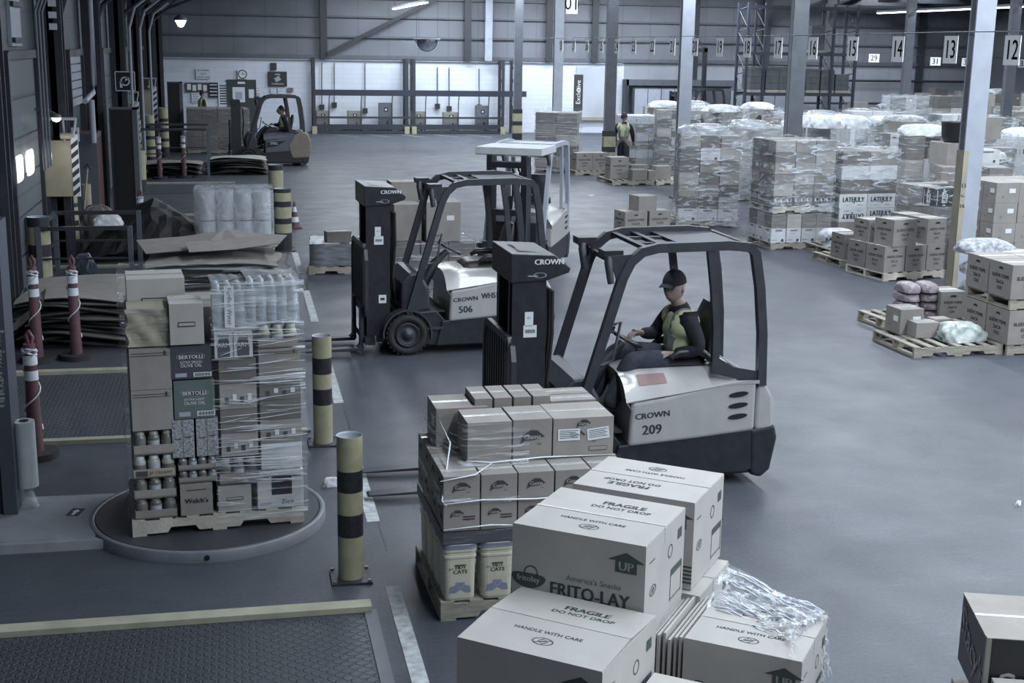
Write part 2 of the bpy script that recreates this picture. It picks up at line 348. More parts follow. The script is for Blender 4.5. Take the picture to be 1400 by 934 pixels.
# rails, posts and brace on the end wall
n = 0
def trim(gg, **k):
    global n
    n += 1; return struct(gg.obj('trim_%d' % n, **k))
g = G()
for z, h in ((3.0, .16), (3.86, .08), (4.66, .08), (5.4, .1)): g.box(XW, XR, YB-.14, YB-.02, z, z+h, gsteel)
g.box(XW, 16.4, YB-.1, YB-.02, 2.93, 3.0, lsteel)
trim(g)
for x, z0 in ((3.62, 3.0), (9.6, 3.0), (13.1, 3.0), (15.1, 3.0), (19.6, 2.2), (24.4, 0), (30.3, 0)):
    g = G(); g.box(x-.08, x+.08, YB-.26, YB-.02, z0, 6.6, dsteel); g.box(x-.14, x+.14, YB-.3, YB-.26, z0, 6.6, dsteel); trim(g)
g = G(); g.tube([(3.76, YB-.35, 3.2), (8.2, YB-.35, 5.45)], 0, dsteel, sq=(.14, .08)); trim(g)
g = G()
for z in (1.35, 2.35): g.cyl((24.5, YB-.3, z+1-1), (32.5, YB-.3, z), .05, dsteel)
trim(g)
# roof rafters over the dock side
for Y in (24.4, 30.95, 37.5, 44.0, 50.5):
    g = G()
    for dz in (0, .32): g.tube([(XW+.15, Y, 3.9+dz), (XW+.3, Y, 4.35+dz), (-2.3, Y, 4.75+dz), (1.3, Y, 6.2+dz)], .05, dsteel)
    for k in range(5): t = k/5; g.tube([(-2.3+3.6*t, Y, 4.75+1.45*t), (-2.3+3.6*(t+.13), Y, 4.75+1.45*(t+.13)+.32)], .025, dsteel)
    trim(g)
# H columns standing in the hall
def hcol(x, y, band):
    g = G(); w = .32; c = lsteel if abs(x-10.7) < .1 and y in (17.9, 30.95, 44.0) else gsteel  # face tones carry each column's lit and shaded sides
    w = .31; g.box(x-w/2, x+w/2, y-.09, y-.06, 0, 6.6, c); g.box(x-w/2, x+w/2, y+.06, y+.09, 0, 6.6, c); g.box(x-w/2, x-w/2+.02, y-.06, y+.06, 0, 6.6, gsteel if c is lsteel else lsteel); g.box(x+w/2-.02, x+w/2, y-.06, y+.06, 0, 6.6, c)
    g.box(x-w/2-.06, x+w/2+.06, y-w/2-.06, y+w/2+.06, 0, .03, dsteel)
    if x > 20: g = G(); g.box(x-w/2, x+w/2, y-.09, y+.09, 0, 6.6, gsteel)
    if band == 1:
        for k, (z0, z1, mm) in enumerate(((0, .32, blk), (.32, .62, yellow), (.62, .78, blk), (.78, 1.08, yellow), (1.08, 1.24, blk))):
            g.box(x-w/2-.02, x+w/2+.02, y-.12, y+.12, z0+.03*(k == 0), z1, mm)
    if band == 2:
        g.box(x-w/2-.012, x-w/2, y-.1, y+.1, .03, 2.2, creamp)
        g.box(x-w/2-.012, x-w/2+.07, y-.102, y-.09, .03, 2.2, creamp)
        T = Matrix.Translation((x-w/2+.03, y-.104, 0)) @ Matrix.Rotation(R(90), 4, 'X')
        for s_, z in (('13', 1.68), ('<-', 1.53), ('16', 1.38)): g.text(s_, .085, T @ Matrix.Translation((0, z, 0)), ink, bold=.003)
    return trim(g)
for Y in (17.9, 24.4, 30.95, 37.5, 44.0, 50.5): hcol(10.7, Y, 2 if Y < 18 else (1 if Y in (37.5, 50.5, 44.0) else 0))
for Y in (37.5, 44.0, 50.5): hcol(23.5, Y, 0)
g = G(); g.box(22.6, 22.95, YB-.5, YB-.32, 0, 6.6, dsteel); trim(g)
g = G(); g.box(10.3, 10.6, YB-.5, YB-.32, 3.0, 6.6, lsteel); trim(g)
g = G()
for y in (47.5, 51.0, 54.0): g.box(24, XR, y-.08, y+.08, 5.45, 5.75, black)
for k in range(5): g.box(25+2*k, 25.12+2*k, 46, YB, 5.75, 5.9, black)
trim(g)
# dock side: posts, doors, pipes
for Y in (16.7, 22.7, 29.0, 35.2, 41.4, 47.6, 53.5):
    g = G(); x = XW+.28; g.box(x-.22, x+.14, Y-.17, Y-.13, 0, 4.9, dsteel); g.box(x-.22, x+.14, Y+.13, Y+.17, 0, 4.9, dsteel); g.box(x-.08, x+.02, Y-.17, Y+.17, 0, 4.9, black); trim(g)
DOCK = [(5.35, 7.95), (12.1, 14.7), (19.2, 21.85), (26.2, 28.4), (32.8, 35.0), (38.6, 41.0), (45.0, 47.3)]
for i, (a, b) in enumerate(DOCK):
    e = struct(empty('door_%d' % (i+1), (XW, (a+b)/2, 0))); hw = (b-a)/2
    zt = 3.32 if i < 3 else 3.3; z0 = 0.02 if i < 3 else (2.35 if i == 3 else .05)
    g = G(); g.box(0.0, .06, -hw, hw, z0, zt, sect if i != 3 else lsteel)
    for k in range(1, 6):
        z = z0+(zt-z0)*k/6; g.box(.06, .068, -hw, hw, z-.012, z+.012, black)
    g.obj('door_leaf', e)
    g = G(); g.box(0, .12, -hw-.1, -hw, 0, zt+.1, dsteel); g.box(0, .12, hw, hw+.1, 0, zt+.1, dsteel); g.box(0, .12, -hw, hw, zt, zt+.12, dsteel); g.obj('door_frame', e)
    if i < 3:
        for k in range(4):
            if i == 2 and k == 3: continue
            y0_, y1_ = (on_x((4, 21.5, 37)[k % 3], 240, XW+.07).y, on_x((15.5, 33, 48)[k % 3], 240, XW+.07).y); g = G(); yy = (y0_+y1_)/2-(a+b)/2 if i == 2 else -hw+.42+k*.58
            poly = [(yy+((y1_-y0_)/2 if i == 2 else .16)*math.copysign(abs(math.cos(t))**.5, math.cos(t)), 1.80+.19*math.copysign(abs(math.sin(t))**.5, math.sin(t))) for t in [2*math.pi*j/20 for j in range(20)]]
            g.prism(poly, .06, .072, daylight, 'x'); g.obj('pane', e)
# upper translucent wall panels between posts
for i, (a, b) in enumerate(((23.4, 25.9), (20.0, 20.9))):
    g = G(); g.box(XW, XW+.05, a, b, 3.5 if i else 2.9, 4.6, lsteel)
    for k in range(3): g.box(XW+.05, XW+.1, a, b, 3.55+k*.5, 3.62+k*.5, dsteel)
    w = g.obj('window_%d' % (i+1)); struct(w)
# loading dock lips: yellow edge strip + diamond plate for each door
for i, (a, b) in enumerate(DOCK):
    g = G(); xr = .74 if i == 0 else (.55 if i == 1 else -.1)
    g.box(XW+.02, xr, a, b, 0.0, .012, plate)
    g.box(xr-.02, xr+.06, a, b, 0, .02, gsteel)
    t_ = g.obj('dock_leveller'); 
    tag(t_, ['diamond plate dock leveller in the nearest left foreground corner', 'diamond plate dock leveller behind the turntable, second from the camera', 'diamond plate dock leveller between the railing and the cardboard heaps', 'dock leveller plate beyond the black sheeted heap', 'dock leveller plate in front of the flat cardboard stacks', 'dock leveller plate beside the far grey railing', 'farthest dock leveller plate along the left wall'][i], 'dock leveller')
    g = G(); g.box(XW+.02, xr+.03, b-.02, b+.10, 0, .05, curb)
    if i in (1,): g.box(XW+.02, xr+.03, a-.06, a+.03, 0, .04, curb)
    g.obj('edge_strip', t_)
# floor markings
dash = [(6.0, 8.35), (9.6, 11.9), (13.1, 15.3), (17.2, 19.5), (21.0, 23.2), (28, 30)]
for a, b in dash:
    g = G(); g.box(.90, 1.0, a, b, 0.0, .004, paint_w)
    tag(g.obj('floor_line'), 'worn white painted dash on the floor beside the striped bollards', 'floor marking', 'white painted dashes of the lane line')
for k in range(5):
    p = at(475+k*45, 186); g = G(); T = TR(p.x, p.y, .003, R(-62)); g.rect(0, 0, 1.6, .07, T, paint_w)
    o = g.obj('floor_line'); tag(o, 'short slanted white bay line in front of the battery charger bench', 'floor marking', 'slanted bay lines by the charger bench')
g = G(); g.box(.0, .012, 9, 30, .0, .002, black); g.obj('floor_joint', loc=(.98, 0, 0)); tag(bpy.data.objects['floor_joint'], 'long dark joint line in the concrete floor beside the dashed line', 'floor joint')

# pipes and cables on the dock wall
def pipe(label, pts, r, m, name='pipe'):
    g = G(); g.tube(pts, r, m, 10); return tag(g.obj(name), label, 'pipe')
x = XW+.5
for k in range(3): 
    y = 20.6+k*.35; pipe(['thin conduit nearest the sectional door', 'middle thin conduit on the first dark wall post', 'third thin conduit on the first dark wall post'][k], [(x-.2, y, 1.7), (x-.2, y, 4.0), (x-.1, y+.1, 4.3), (x+.1, y+.3, 4.65)], .02, gsteel)
pipe('white rounded downpipe framing the raised pale panel by the second wall post', [(x-.1, 27.4, 4.6), (x-.1, 27.4, 2.75), (x-.1, 27.1, 2.6), (x-.1, 25.6, 2.5)], .05, lsteel)
pipe('short white downpipe stub above the dark red cabinet', [(x-.05, 26.2, 2.5), (x-.05, 26.2, 1.7)], .055, lsteel)
for k, Y in enumerate((34.4, 38.2, 42.4)):
    pipe('curved grey conduit rising up wall post %s' % ('before the first black machine', 'beside the emergency sign', 'farthest along the dock wall')[k], [(XW+.6, Y, .0), (XW+.6, Y, 3.9), (XW+.75, Y, 4.4), (XW+1.2, Y, 4.75)], .035, lsteel)
# ------------------------------------------------------------------ pallets, cartons, film
_pal = {}
def pallet_mesh(w, d, m):
    k = (w, d, m.name)
    if k in _pal: return _pal[k]
    body = G(); h = .13
    for y in (-d/2+.02, 0, d/2-.02):      # stringers with notches
        poly = [(-w/2, .016), (-w/2, h-.016), (w/2, h-.016), (w/2, .016), (w*.30, .016), (w*.28, .055), (w*.14, .055), (w*.12, .016), (-w*.12, .016), (-w*.14, .055), (-w*.28, .055), (-w*.30, .016)]
        body.prism(poly, y-.019, y+.019, m)
    n = 7
    for i in range(n):
        x = -w/2+.045+(w-.09)*i/(n-1); body.box(x-.045, x+.045, -d/2, d/2, h-.016, h, m)
    for i in (0, 3, 6):
        x = -w/2+.05+(w-.1)*i/6; body.box(x-.05, x+.05, -d/2, d/2, 0, .016, m)
    _pal[k] = body.mesh('pallet'); return _pal[k]
def pallet(P, rz, label, w=1.2, d=1.0, m=None, group=None):
    o = bpy.data.objects.new('pallet', pallet_mesh(round(w, 2), round(d, 2), m or wood)); C.objects.link(o); o.location = P; o.rotation_euler = (0, 0, rz)
    return tag(o, label, 'pallet', group)
GAMA = 'Gama'
def logo(g, T, s, m=ink):      # dark leaf shape with word in it
    poly = [(-.5, -.25), (-.42, .08), (-.1, .3), (.2, .28), (.5, .02), (.35, -.02), (.1, -.1), (-.3, -.12)]
    g.flat([(a*s, b*s) for a, b in poly], T, m)
    g.text('Gama', s*.3, T @ Matrix.Translation((0, s*.02, .001)), card_l, bold=s*.008)
def up_arrow(g, T, s, m=inkg, bg=None):
    g.flat([(-.36*s, -.3*s), (.36*s, -.3*s), (.36*s, .08*s), (.62*s, .08*s), (0, .38*s), (-.62*s, .08*s), (-.36*s, .08*s)], T, m)
    g.text('UP', s*.42, T @ Matrix.Translation((0, -.1*s, .0012)), bg or card, bold=s*.012)
def nosign(g, T, s, m=inkg):
    g.ring(s, s*.14, T, m, 30, .62); g.rect(0, 0, s*1.7, s*.12, T @ Matrix.Rotation(R(28), 4, 'Z'), m)
    for k in (-.35, 0, .35): g.rect(k*s, 0, s*.12, s*.7, T @ Matrix.Rotation(R(-40), 4, 'Z'), m)
def barcode(g, T, w, h, m=ink):
    x = -w/2; k = 0
    while x < w/2: bw = w*(.018+.02*((k*7) % 3)); g.rect(x+bw/2, 0, bw, h, T, m); x += bw+w*.028; k += 1
_cart = {}
def carton_mesh(w, d, h, style):
    k = (round(w, 3), round(d, 3), round(h, 3), style)
    if k in _cart: return _cart[k]
    g = G(); m = {'plain': card, 'plain_label': card, 'sleeve': card, 'gama': card, 'gama2': card, 'gamalab': card, 'pale': card_l, 'white': card_w, 'whiteblk': card_w, 'dark': card_d, 'late': card_w,
                  'lateflip': card_w, 'bert1': bert_d, 'bert2': bert_g, 'speck': speck, 'frito': card, 'stacy': card_d, 'mixed': card_s, 'print': card_s, 'fruit': card_d, 'kraft': card, 'welch': card, 'armh': card_w, 'juice': card_w,
                  'pads': card_w, 'whiteplain': card_l, 'blackart': black}[style]
    e = .002
    g.box(-w/2+e, w/2-e, -d/2+e, d/2-e, 0, h-.003, m)
    # top flaps meeting on a seam, tape over it
    g.box(-w/2+e, w/2-e, -d/2+e, -.002, h-.0035, h, m); g.box(-w/2+e, w/2-e, .002, d/2-e, h-.0035, h, m)
    tm = tape if style not in ('sleeve', 'stacy') else white
    if style in ('frito',): g.rect(0, 0, w-.02, .012, TP(w, d, h, e=.001), inner)
    elif style not in ('late', 'lateflip', 'speck', 'bert1', 'bert2'): g.rect(0, 0, w-.01, .045, TP(w, d, h, e=.001), tm); 
    for F, ww in ((FR, w), (LF, d)):
        T = F(w, d, h)
        if style == 'sleeve':
            s = min(ww, .5)
            if F is FR or d > .34: g.flat([(a*.045, h*.84+b*.014) for a, b in ((-1, -1), (1, -1), (1, .3), (.6, 1), (-.6, 1), (-1, .3))], T, blk)
            for t, z, q in (('SLEEVE ITEMS', .6, .125), ('DeCA', .42, .125), ('CDC', .25, .115)): g.text(t, s*q, T @ Matrix.Translation((0, h*z, 0)), ink, sx=1.0, bold=.0015)
        if style in ('gama', 'gamalab', 'gama2'):
            if F is FR or style != 'gamalab':
                logo(g, T @ Matrix.Translation((0 if style == 'gama' else -.12*ww, h*(.55 if style != 'gama2' else .6), 0)), min(ww, h*1.15)*(.62 if style == 'gama' else .42))
                g.text('ON', h*.07, T @ Matrix.Translation((ww*.17, h*.38, 0)), ink)
                if style == 'gama2': 
                    for k_ in range(2): g.rect(ww*.2, h*(.5-.09*k_), ww*.32, .008, T, ink)
        if style == 'gamalab' and F is FR:
            logo(g, T @ Matrix.Translation((0, h*.84, 0)), .1)
            for xx, ro in ((-.24, 0), (.24, .1)):
                T2 = T @ Matrix.Translation((ww*xx, h*.58, .001)) @ Matrix.Rotation(ro, 4, 'Z'); g.rect(0, 0, ww*.36, h*.3, T2, white)
                for k_ in range(5): g.rect(-ww*.02*(k_ % 2), h*(.1-.045*k_), ww*(.3-.03*(k_ % 2)), .004, T2 @ Matrix.Translation((0, 0, .001)), ink)
            g.rect(.1, h*.2, ww*.3, .03, T, ink); g.rect(.1, h*.2, ww*.3-.006, .024, T @ Matrix.Translation((0, 0, .0005)), card)
        if style in ('late', 'lateflip'):
            T2 = T if style == 'late' else T @ Matrix.Translation((0, h, 0)) @ Matrix.Rotation(math.pi, 4, 'Z')
            g.text('LATEJULY', h*.5, T2 @ Matrix.Translation((0, h*.58, 0)), ink, sx=.80 if ww > .5 else .42, bold=.007); g.text('SNACKS', h*.11, T2 @ Matrix.Translation((ww*.24, h*.2, 0)), ink); g.text('organic', h*.09, T2 @ Matrix.Translation((-ww*.2, h*.2, 0)), ink)
        if style in ('plain_label',): g.rect(ww*.2, h*.6, .11, .07, T, white); g.text('12', .04, T @ Matrix.Translation((ww*-.2, h*.3, 0)), ink)
        if style == 'welch': g.text("Welch's", ww*.22, T @ Matrix.Translation((0, h*.45, 0)), ink, bold=.002); g.rect(0, h*.8, ww*.6, .006, T, ink)
        if style in ('bert1', 'bert2'):
            g.ring(ww*.34, .004, T @ Matrix.Translation((0, h*.67, 0)), lsteel, 26, .3); g.text('BERTOLLI', ww*.135, T @ Matrix.Translation((0, h*.66, .001)), white, bold=.001)
            if style == 'bert2': g.rect(0, h*.66, ww*.4, h*.08, T @ Matrix.Translation((0, 0, .0004)), ink)
            g.text('EXTRA VIRGIN' if style == 'bert1' else 'EXTRA LIGHT', ww*.08, T @ Matrix.Translation((0, h*.5, 0)), white); g.text('OLIVE OIL', ww*.115, T @ Matrix.Translation((0, h*.4, 0)), white)
            g.rect(ww*.27, h*.12, ww*.44, h*.13, T, white); barcode(g, T @ Matrix.Translation((ww*.27, h*.12, .001)), ww*.38, h*.09); g.rect(-ww*.25, h*.12, ww*.28, h*.12, T, lsteel)
        if style == 'speck': g.rect(0, h*.5, .003, h, T, inner); g.rect(-ww*.22, h*.5, ww*.3, .006, T, ink); g.rect(ww*.22, h*.54, ww*.3, .006, T, ink)
        if style == 'kraft': g.rect(0, h*.9, ww*.9, .004, T, ink); g.rect(0, h*.84, ww*.9, .004, T, ink); g.rect(ww*.35, h*.9, .012, .03, T, ink)
        if style == 'pads': barcode(g, T @ Matrix.Translation((0, h*.86, 0)), ww*.45, .03); g.text('Swanson', .03, T @ Matrix.Translation((-ww*.26, h*.2, 0)), ink); g.rect(ww*.28, h*.16, .05, .05, T @ Matrix.Rotation(0, 4, 'Z'), ink)
        if style == 'print': 
            for k_ in range(4): g.rect(ww*(-.3+.2*k_), h*(.35+.12*(k_ % 2)), ww*.1, h*.25, T, (ink, white)[k_ % 2])
        if style == 'whiteblk':
            for k_ in range(3): g.rect(ww*(-.3+.3*k_), h*.5, ww*.14, h*.5, T, ink if k_ != 1 else lsteel)
        if style == 'fruit':
            for k_ in range(3):
                for j_ in range(3): g.flat([(ww*(-.36+.3*k_+.06*j_)+.03*math.cos(t), h*(.6+.08*(j_ % 2))+.04*math.sin(t)) for t in [2*math.pi*q/10 for q in range(10)]], T, (white, yellow, lsteel)[j_])
                g.text('Classic', .035, T @ Matrix.Translation((ww*(-.28+.3*k_), h*.2, 0)), white)
        if style == 'whiteplain' and F is FR: g.rect(0, h*.5, ww*.5, h*.12, T, ink); g.rect(0, h*.5, ww*.46, h*.07, T @ Matrix.Translation((0, 0, .001)), card_l)
        if style == 'armh':
            for xx in (-.25, .25): g.flat([(ww*xx+a*ww*.15, h*b) for a, b in ((-1, .05), (1, .05), (1.1, .5), (.7, .8), (-.7, .8), (-1.1, .5))], T, bert_d); g.text('ARM', .045, T @ Matrix.Translation((ww*xx, h*.5, .001)), white); g.text('Baking', .03, T @ Matrix.Translation((ww*xx, h*.88, .001)), ink)
            g.rect(0, h*.5, .006, h, T, inner)
        if style == 'juice': g.rect(0, h*.42, ww*.85, h*.3, T, white); barcode(g, T @ Matrix.Translation((0, h*.42, .001)), ww*.4, h*.2)
        if style == 'stacy' and F is LF: pass
        if style == 'blackart':
            g.rect(-ww*.1, h*.5, .03, h*.6, T, white); g.rect(ww*.12, h*.45, .02, h*.5, T, white); g.text('HOOP', .1, T @ Matrix.Translation((0, h*.5, .001)) @ Matrix.Rotation(R(90), 4, 'Z'), white, bold=.004); g.rect(-ww*.38, h*.5, .012, h*.8, T, white)
    _cart[k] = g.mesh('carton'); return _cart[k]
NC = [0]; far = G()
CAP = 288
def carton(P, rz, w, d, h, style, label, group=None, parent=None):
    """one carton standing at P (base centre)"""
    if NC[0] >= CAP:
        me = carton_mesh(w, d, h, style); T = Matrix.Translation(P) @ Matrix.Rotation(rz, 4, 'Z')
        mm = [m for m in me.materials]
        for k, m in enumerate(mm):
            fs = [tuple(p.vertices) for p in me.polygons if p.material_index == k]
            idx = sorted({i for f in fs for i in f}); mp = {i: j for j, i in enumerate(idx)}
            far.add([me.vertices[i].co for i in idx], [tuple(mp[i] for i in f) for f in fs], m, T)
        return None
    NC[0] += 1
    o = bpy.data.objects.new('cardboard_box', carton_mesh(w, d, h, style)); C.objects.link(o); o.location = P; o.rotation_euler = (0, 0, rz)
    if max(w, d) > .45 or P[1] < 16:
        md = o.modifiers.new('b', 'BEVEL'); md.width = .004; md.segments = 2; md.limit_method = 'ANGLE'; md.angle_limit = R(60)
    return tag(o, label, 'box', group)
ORD = ['first', 'second', 'third', 'fourth', 'fifth', 'sixth', 'seventh', 'eighth']
def lay(k, n): return 'bottom row' if k == 0 else ('top row' if k == n-1 else ORD[k]+' row')
HUE = {'white': 'white', 'pads': 'white', 'whiteblk': 'white', 'dark': 'dark', 'late': 'white', 'lateflip': 'white', 'plain_label': 'labelled', 'fruit': 'fruit', 'sleeve': 'brown', 'blackart': 'black'}
def wrap(P, rz, w, d, h, label, m=None, z0=.02, top=False, sag=.0, irregular=.05, nrow=14, group=None):
    g = G(); rnd = random.Random(int(abs(P[0]*31+P[1]*17)*10)); M_ = 28; v = []; hw, hd = w/2+.018, d/2+.018
    for j in range(nrow+1):
        for i in range(M_):
            t = i/M_*4; s = int(t); f = t-s
            x, y = ((-hw+2*hw*f, -hd), (hw, -hd+2*hd*f), (hw-2*hw*f, hd), (-hw, hd-2*hd*f))[s]
            b = rnd.random()*.014+(sag*math.sin(math.pi*f)*-.3 if f else 0)
            x += math.copysign(b, x); y += math.copysign(b, y)
            z = z0+(h-z0)*j/nrow+(rnd.uniform(-irregular, irregular) if j == nrow else 0)
            v.append((x, y, z))
    f = [(j*M_+i, j*M_+(i+1) % M_, (j+1)*M_+(i+1) % M_, (j+1)*M_+i) for j in range(nrow) for i in range(M_)]
    g.add(v, f, m or film, smooth=True)
    if top: g.grid(lambda a, b: ((a-.5)*2*hw, (b-.5)*2*hd, h+.012+rnd.random()*.02), 8, 8, m or film)
    o = g.obj('stretch_film', loc=P, rz=rz)
    return tag(o, label, 'stretch film', group)
def load(P, rz, grid, cell, styles, desc, zb=0, pal=True, film_m=None, topm=None, skip=(), gap=.004, jit=.004, palm=None, full=False, pw=1.2, pd=1.0, lab_adj=None, wrap_h=None, grp=True, top_cover=False):
    """styles(i,j,k)->style; P = floor point of the pallet centre; only cartons that can be seen are built"""
    nx, ny, nz = grid; w, d, h = cell; P = Vector((P[0], P[1], zb)); RZ = Matrix.Rotation(rz, 4, 'Z'); z = 0
    if pal: pallet(P, rz, 'wooden pallet under '+desc, pw, pd, palm); z = .13
    for k in range(nz):
        for j in range(ny):
            for i in range(nx):
                if not (i == 0 or j == 0 or k == nz-1 or full or i == nx-1): continue
                if (i, j, k) in skip: continue
                if i == nx-1 and i != 0 and j > 0 and k < nz-1 and not full: continue
                st = styles(i, j, k)
                if st is None: continue
                q = RZ @ Vector(((i-(nx-1)/2)*(w+gap)+random.uniform(-jit, jit), (j-(ny-1)/2)*(d+gap)+random.uniform(-jit, jit), z+k*h)); 
                pos = (ORD[i]+' from left' if nx > 1 else 'front')+(', front' if j == 0 and ny > 1 else (', '+ORD[j]+' back' if ny > 1 else ''))
                pos = pos.replace('front, front', 'front')
                carton(P+q, rz+random.uniform(-.01, .01), w-.004, d-.004, h-.002, st, '%s box, %s, %s, %s' % (HUE.get(st, 'brown'), lay(k, nz), pos, desc), desc)
    if film_m: wrap(P, rz, nx*(w+gap), ny*(d+gap), wrap_h or (z+nz*h+.03), 'stretch film around '+desc, film_m, top=top_cover)
    return P
# ------------------------------------------------------------------ people
def skin_geo(verts, edges, radii, root=0, sub=2):
    me = bpy.data.meshes.new('s'); me.from_pydata([tuple(v) for v in verts], edges, []); o = bpy.data.objects.new('s', me); C.objects.link(o)
    md = o.modifiers.new('k', 'SKIN'); md.use_smooth_shade = True; md.branch_smoothing = .6
    for i, r in enumerate(radii):
        rr = r if isinstance(r, tuple) else (r, r); sv = me.skin_vertices[0].data[i]; sv.radius = rr; sv.use_root = (i == root)
    s2 = o.modifiers.new('u', 'SUBSURF'); s2.levels = sub; s2.render_levels = sub
    bpy.context.view_layer.update(); dg = bpy.context.evaluated_depsgraph_get(); ev = o.evaluated_get(dg); m2 = ev.to_mesh()
    out = ([v.co.copy() for v in m2.vertices], [tuple(p.vertices) for p in m2.polygons]); ev.to_mesh_clear()
    bpy.data.objects.remove(o); bpy.data.meshes.remove(me); return out
def mid(a, b, t=.5): return Vector(a)*(1-t)+Vector(b)*t
def head_geo(g, cen, face, m, s=1.0):
    """head with brow, nose, chin and ears looking along face"""
    f = Vector(face).normalized(); T = Matrix.Translation(cen) @ f.to_track_quat('X', 'Z').to_matrix().to_4x4() @ Matrix.Scale(s, 4)
    def P(u, v):
        th = (u-.5)*2*math.pi; ph = (v-.5)*math.pi; c = math.cos(ph); x = c*math.cos(th); y = c*math.sin(th); z = math.sin(ph)
        X = x*.098; Y = y*(.078-.012*max(0, -z)); Z = z*.122
        if x > 0:
            fr = max(0, x)**3*max(0, 1-abs(y)*1.4)
            if z < -.35: X += .012*fr*2; Y *= 1+.25*(z+.35)
            X += .026*math.exp(-((y/.17)**2+((z+.12)/.2)**2))+.01*math.exp(-((y/.1)**2+((z+.25)/.09)**2))
            for q in (-1, 1): X -= .014*math.exp(-(((y-q*.38)/.16)**2+((z-.07)/.11)**2))
            X += .006*math.exp(-((z-.24)/.08)**2)*(abs(y) < .7)
            X += .005*math.exp(-((y/.25)**2+((z+.48)/.04)**2))-.004*math.exp(-((y/.28)**2+((z+.54)/.025)**2))
        return (X, Y, Z)
    g.grid(P, 28, 20, m, T)
    for q in (-1, 1):
        g.grid(lambda u, v: (.0+.017*math.cos(u*6.283)*math.sin(v*3.1416), q*.079+.008*math.cos(v*3.1416)*q, -.005+.03*math.sin(u*6.283)*math.sin(v*3.1416)), 10, 6, m, T)
        g.grid(lambda u, v: (.084+.007*math.cos(u*6.283)*math.sin(v*3.1416), q*.029+.012*math.cos(v*3.1416), .008+.006*math.sin(u*6.283)*math.sin(v*3.1416)), 8, 6, dcloth, T)
    g.rect(0, 0, .036, .005, T @ Matrix.Translation((.099, 0, -.062)) @ Matrix.Rotation(R(90), 4, 'Z') @ Matrix.Rotation(R(90), 4, 'X'), mat('lips', (.12, .075, .07), .6))
    return T
def hand_geo(g, wrist, tip, palmn, m, curl=.5, s=1.0, thumb_side=1):
    w = Vector(wrist); d = (Vector(tip)-w).normalized(); n_ = Vector(palmn).normalized(); n_ = (n_-d*n_.dot(d)).normalized(); sd = d.cross(n_)*thumb_side
    g.tube([w-d*.02, w+d*.02, w+d*.055, w+d*.09], [.024*s, .028*s, .034*s, .03*s], m, 8)
    for k, (o_, L) in enumerate(((.028, .07), (.010, .08), (-.010, .075), (-.028, .058))):
        p = w+d*.085+sd*o_; q1 = p+(d*math.cos(curl*.6)+n_*math.sin(curl*.6))*L*.4; q2 = q1+(d*math.cos(curl*1.5)+n_*math.sin(curl*1.5))*L*.33; q3 = q2+(d*math.cos(curl*2.3)+n_*math.sin(curl*2.3))*L*.27
        g.tube([p-d*.03, p, q1, q2, q3], [.009*s, .010*s, .009*s, .008*s, .006*s], m, 7)
    p = w+d*.025+sd*.028; q = p+d*.025+sd*.022; q2 = q+d*.026+sd*.006+n_*.012
    g.tube([p-sd*.02, p, q, q2], [.012*s, .012*s, .010*s, .007*s], m, 7)
